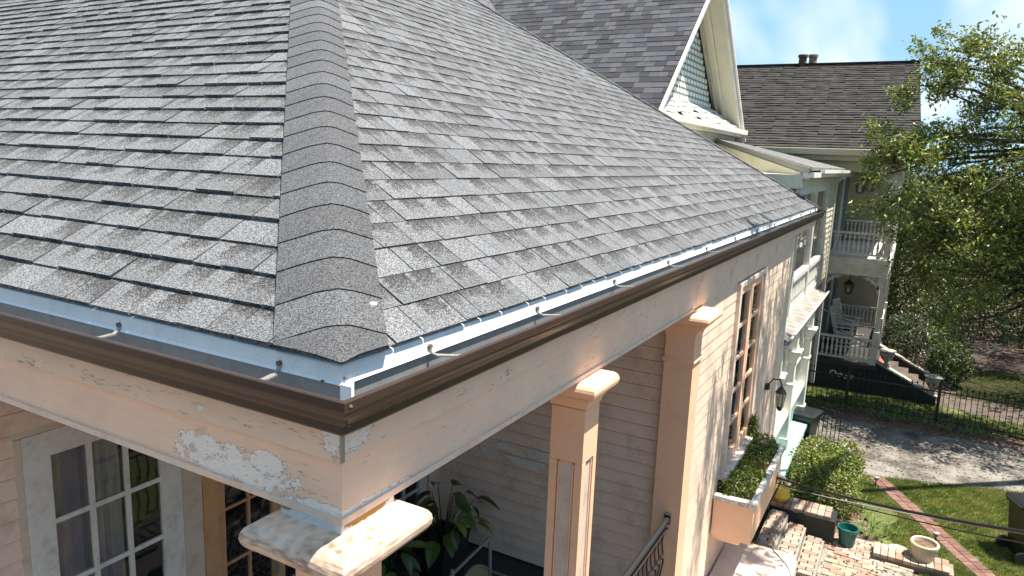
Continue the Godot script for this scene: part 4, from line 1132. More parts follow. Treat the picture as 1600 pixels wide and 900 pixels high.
	for q in [[-11.08, -12.82], [-13.08, -15.15]]:
		arch_window(h, lx - 0.12, q[0], q[1], 1.42, 3.02, M.cream_white)
		st = new_st()
		# spandrels around the round head
		var w: float = q[0] - q[1]; var rad := w / 2; var zc: float = (q[0] + q[1]) / 2; var yc := 3.02 - rad
		for k in 12:
			var a := PI * k / 12.0; var b := PI * (k + 1) / 12.0
			var pa := Vector3(lx - 0.09, yc + sin(a) * rad, zc + cos(a) * rad); var pb := Vector3(lx - 0.09, yc + sin(b) * rad, zc + cos(b) * rad)
			qd(st, pa, Vector3(pa.x, 3.09, pa.z), Vector3(pb.x, 3.09, pb.z), pb)
		part(h, "spandrel", st, M.cream_white)
		st = new_st(); cb(st, Vector3(lx - 0.14, 0.66, q[1]), Vector3(lx - 0.08, 1.32, q[0]), 0.006); part(h, "teal_panel", st, M.teal)
		st = new_st(); cb(st, Vector3(lx - 0.14, 1.325, q[1]), Vector3(lx + 0.04, 1.415, q[0]), 0.006); part(h, "window_sill", st, M.cream_white)
	st = new_st(); cb(st, Vector3(-1.0, 0.55, -15.6), Vector3(0.14, 0.618, -10.85), 0.006); part(h, "base_ledge", st, M.teal)
	st = new_st(); cb(st, Vector3(-1.0, 0.36, -15.55), Vector3(0.10, 0.549, -10.85), 0.006); part(h, "base_board", st, M.cream_white)
	st = new_st(); bx(st, Vector3(-1.0, 0.0, -15.4), Vector3(-0.1, 0.36, -10.85)); part(h, "crawl_space", st, M.black_skirt)
	for k in 5:
		st = new_st(); bx(st, Vector3(-0.12, 0, -11.0 - k * 1.08), Vector3(0.06, 0.36, -10.85 - k * 1.08)); part(h, "pier", st, M.mortar)
	# slope of grey shingles higher up, meeting the dark roof in a valley
	list = []
	var us := sqrt(1 + 0.82 * 0.82)
	fr = slope_frame(Vector3(-5.4, 9.006 + 0.82 * (5.4 - 7.28), -8.6), Vector3(0, 0, -1), Vector3(-1 / us, 0.82 / us, 0))
	lay_course_tabs(list, fr, 32, 0.172, func(k): return 2.2, func(k): return 3.1 + k * 0.172 * 0.98, 0, 0.6, 0.008, [0.16, 0.22, 0.28], [0, 1, 2, 3, 5, 9], [Color(1, 1, 1), Color(1.1, 1.1, 1.1), Color(0.9, 0.92, 0.95)], "u")
	st = new_st()
	var ux := func(x: float, z: float) -> Vector3: return Vector3(x, 9.006 + 0.82 * (-x - 7.28) - 0.01, z)
	qd(st, ux.call(-5.4, -10.8), ux.call(-5.4, -14.5), ux.call(-10.0, -15.6), ux.call(-10.0, -10.8))
	var vr := part(h, "valley_roof", st, M.deck)
	place_tabs(list, 0, vr, M.shingle)

# ------------------------------------------------------------------ the far house with galleries
func gallery_rail(h: Node3D, p: Vector3, q: Vector3, y: float, hh: float) -> void:
	var st := new_st()
	bar(st, p + Vector3.UP * (y + hh), q + Vector3.UP * (y + hh), 0.09, 0.06); bar(st, p + Vector3.UP * (y + 0.1), q + Vector3.UP * (y + 0.1), 0.07, 0.05)
	var rail := part(h, "railing", st, M.white)
	var n := int(p.distance_to(q) / 0.115)
	for i in n:
		var o := part(rail, "baluster", M.bal_mesh, M.white)
		o.position = p.lerp(q, (i + 0.5) / n) + Vector3.UP * (y + 0.12)

func bracket(h: Node3D, at: Vector3, dir: Vector3) -> void:
	var st := new_st()
	var pts := []
	for k in 9:
		var a := PI / 2 * k / 8.0
		pts.append(at + dir * (0.55 * (1 - cos(a))) + Vector3.UP * (-0.42 * (1 - sin(a))))
	for k in 8: bar(st, pts[k], pts[k + 1], 0.04, 0.06)
	bar(st, at + dir * 0.02, at + dir * 0.6, 0.04, 0.05); bar(st, at + dir * 0.02 + Vector3.UP * -0.45, at + dir * 0.02, 0.05, 0.04)
	for q in [[0.14, -0.12, 0.07], [0.30, -0.07, 0.045]]:
		var c := []
		for k in 9: c.append(at + dir * (float(q[0]) + cos(TAU * k / 8) * float(q[2])) + Vector3.UP * (float(q[1]) + sin(TAU * k / 8) * float(q[2])))
		for k in 8: bar(st, c[k], c[k + 1], 0.035, 0.025)
	part(h, "bracket", st, M.white)

func build_far_house() -> void:
	M.bal_mesh = baluster_mesh(0.5, 0.038, 6)
	var h := thing("gallery_house", "far cream house with brown roof and two white galleries", "house")
	var st := new_st()
	bx(st, Vector3(-6, 0, -28), Vector3(-0.45, 6.6, -20.4)); bx(st, Vector3(-0.45, 0.3, -28), Vector3(0.9, 6.6, -25.6))
	var wl := part(h, "wall", st, M.yellow_wall)
	clap_wall(wl, Vector3(-3.0, 0, -20.395), Vector3(-0.45, 0, -20.395), Vector3(0, 0, 1), 0.85, 6.3, 0.15, M.yellow_wall)
	clap_wall(wl, Vector3(-0.445, 0, -20.4), Vector3(-0.445, 0, -25.6), Vector3(1, 0, 0), 0.85, 6.3, 0.15, M.yellow_wall)
	# roof
	st = new_st()
	var E := [Vector3(-7, 6.74, -19.7), Vector3(1.6, 6.74, -19.7), Vector3(1.2, 9.62, -25.2), Vector3(-7, 9.62, -25.2), Vector3(1.6, 6.74, -29), Vector3(-7, 6.74, -29)]
	qd(st, E[0], E[1], E[2], E[3]); tri(st, E[1], E[4], E[2]); qd(st, E[4], E[5], E[3], E[2]); qd(st, E[5], E[4], E[1], E[0])
	var roof := part(h, "roof", st, M.brown_roof_dark)
	for k in 38:
		st = new_st()
		var f := k / 38.0; var f2 := (k + 1.06) / 38.0
		var a: Vector3 = E[0].lerp(E[3], f); var b: Vector3 = E[1].lerp(E[2], f); var c: Vector3 = E[1].lerp(E[2], f2); var d: Vector3 = E[0].lerp(E[3], f2)
		var n := 20; var hh := Vector3(0, 0.03, 0.012)
		for i in n:
			var p0 := a.lerp(b, i / float(n)); var p1 := a.lerp(b, (i + 1) / float(n)); var q1 := d.lerp(c, (i + 1) / float(n)); var q0 := d.lerp(c, i / float(n))
			var wv := hh * r(0.55, 1.5); var wv2 := hh * r(0.55, 1.5)
			qd(st, p0 + wv, p1 + wv2, q1 + Vector3(0, 0.008, 0), q0 + Vector3(0, 0.008, 0)); qd(st, p0, p1, p1 + wv2, p0 + wv)
		part(roof, "shingle_course", st, M.brown_roof if k % 3 != 1 else M.brown_roof_dark)
	st = new_st(); bar(st, E[3] + Vector3(0, 0.03, 0), E[2] + Vector3(0, 0.03, 0), 0.25, 0.06); part(roof, "ridge", st, M.brown_roof_dark)
	for q in [[Vector3(-2.32, 9.42, -25.2), M.chimney_red], [Vector3(-2.02, 9.44, -25.4), M.chimney_tan]]:
		st = new_st(); lathe(st, q[0], [Vector2(0.14, 0), Vector2(0.125, 0.45), Vector2(0.16, 0.47), Vector2(0.16, 0.55), Vector2(0.1, 0.56), Vector2(0.09, 0.4)], 12)
		part(roof, "chimney_pot", st, q[1])
	st = new_st()
	cb(st, Vector3(-6.6, 6.56, -20.0), Vector3(1.5, 6.735, -19.62), 0.01); cb(st, Vector3(-6.5, 6.42, -20.0), Vector3(1.4, 6.558, -19.74), 0.01); cb(st, Vector3(-6.4, 6.12, -20.1), Vector3(1.24, 6.418, -19.9), 0.006)
	bx(st, Vector3(1.02, 6.12, -25.6), Vector3(1.23, 6.6, -20.11)); bx(st, Vector3(1.0, 6.57, -28.5), Vector3(1.55, 6.736, -20.02))
	part(h, "entablature", st, M.yellow_wall)
	# gallery floors and ceilings
	st = new_st(); bx(st, Vector3(-0.44, 0.72, -25.6), Vector3(1.25, 0.85, -19.95)); part(h, "gallery_floor", st, M.porch_floor)
	st = new_st(); bx(st, Vector3(-0.44, 3.55, -25.6), Vector3(1.22, 3.80, -19.96)); bx(st, Vector3(-0.44, 3.32, -20.14), Vector3(1.2, 3.55, -19.99)); bx(st, Vector3(1.05, 3.32, -25.6), Vector3(1.2, 3.55, -20.15)); part(h, "gallery_floor", st, M.white)
	st = new_st(); bx(st, Vector3(-0.44, 6.1, -25.6), Vector3(1.0, 6.14, -20.11)); part(h, "gallery_ceiling", st, M.blue_shutter)
	for y in [0.85, 3.80]:
		var top := 3.32 if y < 2 else 6.12
		gallery_rail(h, Vector3(-0.38, 0, -20.06), Vector3(1.06, 0, -20.06), y, 0.68)
		gallery_rail(h, Vector3(-0.38, 0, -25.4), Vector3(1.06, 0, -25.4), y, 0.68)
		gallery_rail(h, Vector3(1.12, 0, -22.4 if y < 2 else -20.2), Vector3(1.12, 0, -25.3), y, 0.68)
		for z in [-20.08, -22.3, -25.4]:
			st = new_st()
			cb(st, Vector3(1.04, y, z - 0.08), Vector3(1.20, y + 0.95, z + 0.08), 0.008)
			ring(st, 1.12, z, 0.055, 0.055, [Vector2(0, y + 0.95), Vector2(0.0, top - 0.3)])
			cb(st, Vector3(1.03, top - 0.3, z - 0.09), Vector3(1.21, top, z + 0.09), 0.01)
			part(h, "gallery_column", st, M.white)
		st = new_st(); cb(st, Vector3(-0.46, y, -20.14), Vector3(-0.34, top, -19.98), 0.006); part(h, "gallery_column", st, M.white)
		bracket(h, Vector3(-0.33, top - 0.01, -20.06), Vector3(1, 0, 0)); bracket(h, Vector3(1.03, top - 0.01, -20.06), Vector3(-1, 0, 0))
		# tall blue-green shutters on the front wall
		for z in [-21.3, -23.6]:
			st = new_st(); cb(st, Vector3(-0.45, y + 0.02, z - 1.25), Vector3(-0.40, y + 2.3, z + 0.05), 0.01); part(h, "door_frame", st, M.white)
			for k in 2:
				st = new_st(); cb(st, Vector3(-0.42, y + 0.05, z - 0.6 - 0.58 * k), Vector3(-0.38, y + 2.2, z - 0.02 - 0.58 * k), 0.008)
				for i in 22: bar(st, Vector3(-0.375, y + 0.15 + i * 0.092, z - 0.07 - 0.58 * k), Vector3(-0.375, y + 0.15 + i * 0.092, z - 0.55 - 0.58 * k), 0.02, 0.05)
				part(h, "shutter", st, M.blue_shutter)
	# dark skirt with stair and its cheek
	st = new_st(); bx(st, Vector3(-0.5, 0, -25.5), Vector3(1.2, 0.72, -20.0)); part(h, "skirt", st, M.black_skirt)
	st = new_st()
	var sp := [Vector3(-0.45, 0.40, -19.98), Vector3(0.0, 0, 0)]
	for q in [[0.15, 0.46, 0.10], [0.34, 0.43, 0.07], [0.5, 0.40, 0.06], [0.66, 0.42, 0.05]]:
		var c := []
		for k in 8: c.append(Vector3(float(q[0]) + cos(k * 0.8) * float(q[2]) * (1 - k * 0.08), float(q[1]) + sin(k * 0.8) * float(q[2]) * (1 - k * 0.08), -19.985))
		tube(st, c, [0.022, 0.03, 0.026, 0.022, 0.02, 0.016, 0.012, 0.01], 5)
	part(h, "scroll_ornament", st, M.white, "white scroll ornament on the black skirt")
	for k in 5:
		st = new_st(); bx(st, Vector3(1.2 + k * 0.28, 0, -22.2), Vector3(1.48 + k * 0.28, 0.85 - (k + 1) * 0.145, -20.25)); part(h, "step", st, M.terracotta if k == 0 else M.dirt_path)
	st = new_st()
	for z in [-20.24, -22.4]:
		st = new_st()
		var a := Vector3(1.2, 0, z); var b := Vector3(2.75, 0, z); var c := Vector3(2.75, 0.22, z); var d := Vector3(1.2, 0.95, z); var o := Vector3(0, 0, 0.2)
		qd(st, a + o, b + o, c + o, d + o); qd(st, b, a, d, c); qd(st, b + o, b, c, c + o)
		part(h, "stair_cheek", st, M.black_skirt)
	st = new_st()
	for z in [-20.14, -22.3]: bar(st, Vector3(1.2, 0.96, z), Vector3(2.8, 0.215, z), 0.26, 0.05)
	part(h, "stair_coping", st, M.stone)
	# urns
	for q in [[Vector3(1.45, 0.85, -20.14), "stone urn at the top of the far stair"], [Vector3(2.62, 0.32, -20.14), "stone urn at the foot of the far stair"]]:
		var t := thing("stone_urn", q[1], "urn", "urns on the far stair", q[0])
		st = new_st(); lathe(st, Vector3.ZERO, [Vector2(0.12, 0), Vector2(0.12, 0.05), Vector2(0.05, 0.08), Vector2(0.05, 0.14), Vector2(0.14, 0.22), Vector2(0.19, 0.34), Vector2(0.17, 0.40), Vector2(0.22, 0.44), Vector2(0.22, 0.47), Vector2(0.17, 0.46), Vector2(0.0, 0.42)], 14); part(t, "bowl", st, M.stone)
	# lanterns
	for q in [[Vector3(0.22, 5.55, -20.9), "black lantern hanging nearest the wall in the upper gallery"], [Vector3(0.42, 5.6, -21.5), "black lantern hanging further out in the upper gallery"], [Vector3(0.2, 2.55, -21.5), "black lantern hanging in the lower gallery"]]:
		var t := thing("hanging_lantern", q[1], "lantern", "gallery lanterns", q[0])
		st = new_st(); lathe(st, Vector3.ZERO, [Vector2(0.0, -0.04), Vector2(0.09, 0), Vector2(0.10, 0.02)], 6); lathe(st, Vector3.ZERO, [Vector2(0.15, 0.30), Vector2(0.10, 0.36), Vector2(0.03, 0.42), Vector2(0.0, 0.46)], 6)
		for k in 6: bar(st, Vector3(cos(TAU * k / 6) * 0.09, 0, sin(TAU * k / 6) * 0.09), Vector3(cos(TAU * k / 6) * 0.14, 0.31, sin(TAU * k / 6) * 0.14), 0.015, 0.015)
		tube(st, [Vector3(0, 0.45, 0), Vector3(0, 0.56 if q[0].y > 4 else 0.98, 0)], [0.01], 4); part(t, "frame", st, M.iron)
		st = new_st(); lathe(st, Vector3.ZERO, [Vector2(0.08, 0.01), Vector2(0.13, 0.3)], 6); part(t, "glass", st, M.glass)
	# rocking chairs
	var rc := thing("rocking_chair", "white rocking chair nearer the front of the lower gallery", "chair", "rocking chairs in the gallery", Vector3(0.18, 0.85, -21.9))
	st = new_st()
	for s in [-0.26, 0.26]:
		var pts := []
		for k in 9:
			var f := -0.42 + k * 0.11
			pts.append(Vector3(f, 0.05 + 0.12 * (f + 0.05) * (f + 0.05) * 2.2, s))
		for k in 8: bar(st, pts[k], pts[k + 1], 0.035, 0.045)
	part(rc, "rocker", st, M.white)
	for q in [[0.24, 0.62], [-0.22, 0.5]]:
		for s in [-0.26, 0.26]:
			st = new_st(); bar(st, Vector3(q[0], 0.07, s), Vector3(q[0], q[1], s), 0.045, 0.045); part(rc, "leg", st, M.white)
	st = new_st(); cb(st, Vector3(-0.24, 0.40, -0.27), Vector3(0.28, 0.44, 0.27), 0.008); part(rc, "seat", st, M.white)
	for s in [-0.28, 0.28]:
		st = new_st(); cb(st, Vector3(-0.30, 0.62, s - 0.05), Vector3(0.32, 0.65, s + 0.05), 0.008); part(rc, "arm", st, M.white)
	for k in 6:
		st = new_st(); var z := -0.22 + k * 0.088; bar(st, Vector3(-0.22, 0.42, z), Vector3(-0.42, 1.15, z), 0.05, 0.016); part(rc, "slat", st, M.white)
	st = new_st(); bar(st, Vector3(-0.42, 1.15, -0.28), Vector3(-0.42, 1.15, 0.28), 0.03, 0.09); bar(st, Vector3(-0.22, 0.42, -0.26), Vector3(-0.42, 1.16, -0.26), 0.045, 0.045); bar(st, Vector3(-0.22, 0.42, 0.26), Vector3(-0.42, 1.16, 0.26), 0.045, 0.045)
	part(rc, "back_frame", st, M.white)
	copy(rc, "white rocking chair further back in the lower gallery", Vector3(0.16, 0.85, -23.3), -0.25, "rocking_chair")
	var pg := thing("green_pot", "dark green pot by the wall in the lower gallery", "pot", "", Vector3(-0.12, 0.85, -21.5))
	st = new_st(); lathe(st, Vector3.ZERO, [Vector2(0.13, 0), Vector2(0.18, 0.36), Vector2(0.2, 0.36), Vector2(0.2, 0.41), Vector2(0.16, 0.41), Vector2(0.0, 0.36)], 14); part(pg, "bowl", st, plain(lin(0.015, 0.04, 0.02), 0.4))

# ------------------------------------------------------------------ ground
func sheet(called: String, pts: Array, y: float, mat: Material, cells := 1) -> MeshInstance3D:
	var st := new_st()
	var c := Vector3.ZERO
	for p: Vector2 in pts: c += Vector3(p.x, y, p.y) / pts.size()
	for k in pts.size():
		var a: Vector2 = pts[k]; var b: Vector2 = pts[(k + 1) % pts.size()]
		tri(st, c, Vector3(a.x, y, a.y), Vector3(b.x, y, b.y))
	return struct(called, st, mat)

func brick_mesh(l: float, h: float, w: float) -> ArrayMesh:
	var st := new_st()
	cb(st, Vector3(-l / 2, 0, -w / 2), Vector3(l / 2, h, w / 2), 0.006)
	return done(st)

func grass(called: String, label: String, spots: Array, n: int, inside: Callable, hgt: float, cols: Array) -> void:
	var st := new_st()
	for k in 4:
		var a := k * 1.7; var o := Vector3(cos(a), 0, sin(a)) * 0.012; var s := Vector3(-sin(a), 0, cos(a)) * 0.004
		tri(st, o - s, o + s, o * 2.6 + Vector3(0, hgt * (0.7 + 0.12 * k), 0))
	var pts := []
	while pts.size() < n:
		var q: Array = spots[rng.randi() % spots.size()]
		var p := Vector3(r(q[0], q[1]), 0.004, r(q[2], q[3]))
		if inside.call(p): pts.append(p)
	var mm := MultiMesh.new()
	mm.transform_format = MultiMesh.TRANSFORM_3D; mm.use_colors = true; mm.mesh = done(st); mm.instance_count = n
	var pn := noise(91, 0.9, 3)
	for i in n:
		var s := r(0.6, 1.4)
		mm.set_instance_transform(i, Transform3D(Basis(Vector3.UP, r(0, TAU)).scaled(Vector3(s, s, s)), pts[i]))
		var t := pn.get_noise_2d(pts[i].x * 1.6, pts[i].z * 1.6) * 1.2 + r(-0.35, 0.35)
		mm.set_instance_color(i, (cols[0] as Color).lerp(cols[1], clampf(0.5 + t, 0, 1)) * r(0.8, 1.2))
	var o := MultiMeshInstance3D.new()
	o.name = numbered(called); o.multimesh = mm; o.material_override = M.leaf
	o.set_meta("kind", "stuff"); o.set_meta("label", label); o.set_meta("category", "grass")
	add_child(o)

func build_ground() -> void:
	var st := new_st()
	qd(st, Vector3(-120, -0.012, 60), Vector3(120, -0.012, 60), Vector3(120, -0.012, -160), Vector3(-120, -0.012, -160))
	struct("ground", st, M.mulch)
	sheet("lawn", [Vector2(1.0, -13.9), Vector2(1.9, -10.6), Vector2(2.6, -10.3), Vector2(2.6, -4), Vector2(16, -4), Vector2(16, -15.4), Vector2(4.3, -15.0), Vector2(2.5, -14.3)], -0.002, M.lawn)
	sheet("driveway", [Vector2(-0.4, -15.2), Vector2(1.05, -13.85), Vector2(2.6, -14.25), Vector2(4.3, -14.95), Vector2(16, -15.6), Vector2(16, -18.0), Vector2(4.5, -17.55), Vector2(-0.6, -17.5)], 0.004, M.concrete)
	sheet("lawn", [Vector2(-0.5, -18.4), Vector2(14, -18.6), Vector2(14, -19.6), Vector2(5.5, -20.6), Vector2(2.9, -20.2), Vector2(-0.5, -20.0)], 0.0, M.lawn)
	sheet("lawn", [Vector2(3.2, -21.6), Vector2(5.8, -21.0), Vector2(9, -22), Vector2(9, -26), Vector2(3.4, -25)], 0.001, M.lawn)
	sheet("path", [Vector2(2.8, -20.2), Vector2(5.0, -19.5), Vector2(12, -19.9), Vector2(12, -20.9), Vector2(5.6, -20.9), Vector2(3.4, -21.6), Vector2(3.4, -26), Vector2(6.5, -30), Vector2(3, -30), Vector2(2.8, -24)], 0.006, M.dirt_path)
	sheet("gravel_yard", [Vector2(-40, 0.4), Vector2(3, 0.4), Vector2(3, 40), Vector2(-40, 40)], -0.004, M.warm_gravel)
	# red brick path across the lawn
	st = new_st()
	var pa := Vector3(1.62, 0, -13.95); var pb := Vector3(3.85, 0, -9.9)
	var pd := (pb - pa).normalized(); var ps := Vector3(pd.z, 0, -pd.x)
	qd(st, pa - ps * 0.16, pb - ps * 0.16, pb + ps * 0.16, pa + ps * 0.16)
	for i in 1: pass
	var path := struct("brick_path", st, M.mortar)
	path.position.y = 0.008
	var bm := [brick_mesh(0.152, 0.05, 0.098), brick_mesh(0.148, 0.045, 0.10)]
	var n := int(pa.distance_to(pb) / 0.107)
	for i in n:
		for j in 2:
			var o := part(path, "brick", bm[rng.randi() % 2], M.red_brick[rng.randi() % 3])
			o.position = pa + pd * (i + 0.5) * 0.107 + ps * ((j - 0.5) * 0.157) + Vector3(0, r(-0.034, -0.026), 0)
			o.rotation.y = atan2(-ps.z, ps.x) + r(-0.02, 0.02)
	# patio, kerbs and steps in reclaimed brick
	var pm := [brick_mesh(0.20, 0.06, 0.098), brick_mesh(0.19, 0.055, 0.10), brick_mesh(0.105, 0.06, 0.098)]
	st = new_st(); bx(st, Vector3(0.1, -0.01, -11.0), Vector3(2.3, 0.03, -8.2))
	var patio := struct("patio", st, M.mortar)
	var rows := 26
	for j in rows:
		var z := -10.95 + j * 0.106
		if z > -8.5: break
		var x := 0.12 + (0.1 if j % 2 else 0.0)
		while x < 2.2:
			if not (x < 1.0 and z < -9.1) and not (z > -10.3 and x > 1.72):
				var k := rng.randi() % 2
				var o := part(patio, "brick", pm[k], M.brick[rng.randi() % 5])
				o.position = Vector3(x + 0.1, r(-0.012, 0.0), z + 0.05); o.rotation = Vector3(r(-.02, .02), r(-0.03, 0.03), r(-.02, .02))
			x += 0.21
	var steps := thing("brick_steps", "reclaimed brick steps rising to the side of the cream house", "steps")
	for k in 3:
		st = new_st(); var x0 := 0.10 + k * 0.30; var y := 0.45 - k * 0.15
		bx(st, Vector3(x0, 0.0, -10.45), Vector3(x0 + 0.30, y - 0.055, -9.15)); var sp := part(steps, "step", st, M.mortar)
		for j in 12:
			for i in (1 if j % 2 else 2):
				var o := part(sp, "brick", pm[0] if j % 2 else pm[2], M.brick[rng.randi() % 5])
				var xx := x0 + 0.15 if j % 2 else x0 + 0.09 + i * 0.12
				o.position = Vector3(xx, y - 0.055 + r(-0.006, 0.002), -10.40 + j * 0.106 + 0.05); o.rotation.y = r(-0.03, 0.03)
	for w in [[Vector3(0.08, 0.0, -10.95), Vector3(1.12, 0.50, -10.50), "low brick wall capped with pale bricks beside the hedge"], [Vector3(1.72, 0.0, -10.80), Vector3(2.85, 0.16, -10.42), "low brick kerb under the cream flower pot"]]:
		var t := thing("brick_wall", w[2], "wall")
		st = new_st(); bx(st, w[0], w[1] - Vector3(0, 0.055, 0)); part(t, "core", st, M.black_skirt if w[1].y > 0.3 else M.mortar)
		var nx := int((w[1].x - w[0].x) / 0.107)
		for i in nx:
			for j in 2:
				var o := part(t, "brick", pm[0], M.brick[rng.randi() % 5])
				o.position = Vector3(w[0].x + (i + 0.5) * 0.107, w[1].y - 0.055 + r(-0.006, 0.002), w[0].z + 0.11 + j * 0.21); o.rotation.y = PI / 2 + r(-0.03, 0.03)
	# plaster cheek wall below the window box
	var cw := thing("cheek_wall", "pale plaster cheek wall with rounded edge below the window box", "wall")
	st = new_st()
	var prof := [Vector2(-0.02, 1.2), Vector2(0.62, 1.2)]
	for k in 7: prof.append(Vector2(0.74 + sin(PI / 2 * k / 6) * 0.12, 1.08 + cos(PI / 2 * k / 6) * 0.12))
	prof.append(Vector2(0.86, 0.0))
	for k in prof.size() - 1: qd(st, Vector3(prof[k].x, prof[k].y, -5.3), Vector3(prof[k + 1].x, prof[k + 1].y, -5.3), Vector3(prof[k + 1].x, prof[k + 1].y, -7.62), Vector3(prof[k].x, prof[k].y, -7.62))
	for z in [-5.3, -7.62]:
		for k in range(1, prof.size() - 1): tri(st, Vector3(-0.02, 0, z), Vector3(prof[k].x, prof[k].y, z), Vector3(prof[k + 1].x, prof[k + 1].y, z))
	part(cw, "body", st, M.plaster)
	var hx := [Vector3(0.6, 0, -7.62)]
	# mulch bed by the path is the bare ground; grass on the lawns
	var on_path := func(p: Vector3) -> bool:
		var v := p - pa
		return abs(v.dot(ps)) < 0.19 and v.dot(pd) > 0 and v.dot(pd) < pa.distance_to(pb)
	var inside := func(p: Vector3) -> bool:
		if on_path.call(p): return false
		if p.x < 2.4 and p.z > -10.9: return false
		if p.z < -13.85 - (p.x - 1.05) * 0.33: return false
		return p.x > (1.3 if p.z < -12.6 else 1.95 + 0.12 * sin(p.z * 5.0))
	grass("grass", "short sunlit grass on the near lawn either side of the brick path", [[1.0, 7.0, -15.6, -8.5]], 52000, inside, 0.05, [Color(0.07, 0.115, 0.02), Color(0.20, 0.215, 0.06)])
	grass("grass", "grass strip between the iron fence and the far house", [[-0.5, 7.0, -20.3, -18.5], [3.3, 7, -25, -21.2]], 16000, func(p): return not (p.x > 2.8 and p.z < -19.6 and p.z > -21.2), 0.05, [Color(0.06, 0.10, 0.018), Color(0.15, 0.18, 0.05)])

func build_yard() -> void:
	var st: SurfaceTool
	# iron fence
	var fz := -18.35
	var f := thing("iron_fence", "black iron picket fence beyond the driveway", "fence")
	st = new_st()
	for y in [0.14, 0.86]: bar(st, Vector3(-0.7, y, fz), Vector3(8.5, y, fz), 0.03, 0.03)
	part(f, "rail", st, M.iron)
	var pk := new_st(); bar(pk, Vector3(0, 0.02, 0), Vector3(0, 0.98, 0), 0.016, 0.016); lathe(pk, Vector3(0, 0.97, 0), [Vector2(0.008, 0), Vector2(0.022, 0.03), Vector2(0.0, 0.09)], 4)
	var pkm := done(pk)
	for i in 76:
		var o := part(f, "picket", pkm, M.iron); o.position = Vector3(-0.66 + i * 0.12, 0, fz); o.rotation = Vector3(r(-.01, .01), 0, r(-.015, .015))
	for x in [0.66, 2.72, 4.8, 6.9]:
		st = new_st(); cb(st, Vector3(x - 0.035, 0, fz - 0.035), Vector3(x + 0.035, 1.05, fz + 0.035), 0.006); lathe(st, Vector3(x, 1.05, fz), [Vector2(0.03, 0), Vector2(0.045, 0.04), Vector2(0.0, 0.09)], 8); part(f, "post", st, M.iron)
	var gt := thing("iron_gate", "small black iron gate leaf beside the hedge", "gate")
	for i in 6:
		st = new_st(); bar(st, Vector3(0.32 + i * 0.09, 0.03, -15.35 + i * 0.05), Vector3(0.32 + i * 0.09, 0.95, -15.35 + i * 0.05), 0.018, 0.018); part(gt, "picket", st, M.iron)
	st = new_st(); bar(st, Vector3(0.3, 0.15, -15.36), Vector3(0.8, 0.15, -15.09), 0.02, 0.025); bar(st, Vector3(0.3, 0.85, -15.36), Vector3(0.8, 0.85, -15.09), 0.02, 0.025); part(gt, "rail", st, M.iron)
	# wheeled bins
	for q in [[Vector3(3.95, 0, -11.95), 0.35, "black wheeled bin standing on the lawn at the right"], [Vector3(0.02, -0.18, -15.0), -0.2, "black wheeled bin between the hedge and the driveway"]]:
		var b := thing("wheeled_bin", q[2], "bin", "black wheeled bins", q[0]); b.rotation.y = q[1]
		st = new_st(); ring(st, 0, 0, 0.24, 0.27, [Vector2(-0.04, 0.06), Vector2(0.02, 0.85), Vector2(0.05, 0.86), Vector2(0.05, 0.92), Vector2(0.02, 0.93)]); part(b, "body", st, M.plastic_black)
		st = new_st(); ring(st, 0.01, 0, 0.29, 0.32, [Vector2(0, 0.93), Vector2(0.02, 0.94), Vector2(0.02, 0.97), Vector2(-0.03, 1.0), Vector2(-0.12, 1.02)]); bar(st, Vector3(-0.33, 0.95, -0.24), Vector3(-0.33, 0.95, 0.24), 0.04, 0.04); part(b, "lid", st, M.plastic_black)
		for s in [-1, 1]:
			st = new_st(); tube(st, [Vector3(-0.24, 0.11, s * 0.25), Vector3(-0.24, 0.11, s * 0.31)], [0.11], 14); part(b, "wheel", st, M.iron)
	# pots
	var t := thing("plastic_bucket", "teal green plastic pot on the brick patio", "pot", "", Vector3(1.32, 0.055, -10.62))
	st = new_st(); lathe(st, Vector3.ZERO, [Vector2(0.0, 0), Vector2(0.115, 0), Vector2(0.15, 0.26), Vector2(0.165, 0.26), Vector2(0.165, 0.31), Vector2(0.145, 0.31), Vector2(0.14, 0.2), Vector2(0.0, 0.2)], 20); part(t, "pot", st, M.bucket)
	t = thing("flower_pot", "large cream flower pot with dark soil on the kerb", "pot", "", Vector3(2.42, 0.16, -10.62))
	st = new_st(); lathe(st, Vector3.ZERO, [Vector2(0.0, 0), Vector2(0.14, 0), Vector2(0.18, 0.14), Vector2(0.185, 0.22), Vector2(0.205, 0.23), Vector2(0.21, 0.27), Vector2(0.195, 0.29), Vector2(0.17, 0.28), Vector2(0.165, 0.21)], 24); part(t, "pot", st, M.pot)
	st = new_st(); lathe(st, Vector3.ZERO, [Vector2(0.172, 0.225), Vector2(0.1, 0.24), Vector2(0.0, 0.245)], 20); part(t, "soil", st, M.mulch)
	t = thing("stone_disc", "round grey stepping stone beside the cream flower pot", "stone", "", Vector3(2.08, 0.0, -10.98))
	st = new_st(); lathe(st, Vector3.ZERO, [Vector2(0.16, 0), Vector2(0.165, 0.03), Vector2(0.15, 0.045), Vector2(0, 0.05)], 18); part(t, "stone", st, M.stone)
	for q in [[Vector3(1.62, 0, -13.5), "small solar light at the far end of the brick path"], [Vector3(2.62, 0, -11.6), "small solar light half way along the brick path"]]:
		t = thing("solar_light", q[1], "light", "solar lights by the path", q[0])
		st = new_st(); tube(st, [Vector3.ZERO, Vector3(0, 0.14, 0)], [0.012], 6); part(t, "stake", st, M.iron)
		st = new_st(); lathe(st, Vector3(0, 0.14, 0), [Vector2(0.03, 0), Vector2(0.055, 0.05), Vector2(0.06, 0.07), Vector2(0.0, 0.085)], 10); part(t, "head", st, M.steel)
	t = thing("yellow_bowl", "yellow planter on the end of the low brick wall", "planter", "", Vector3(0.20, 0.50, -10.7))
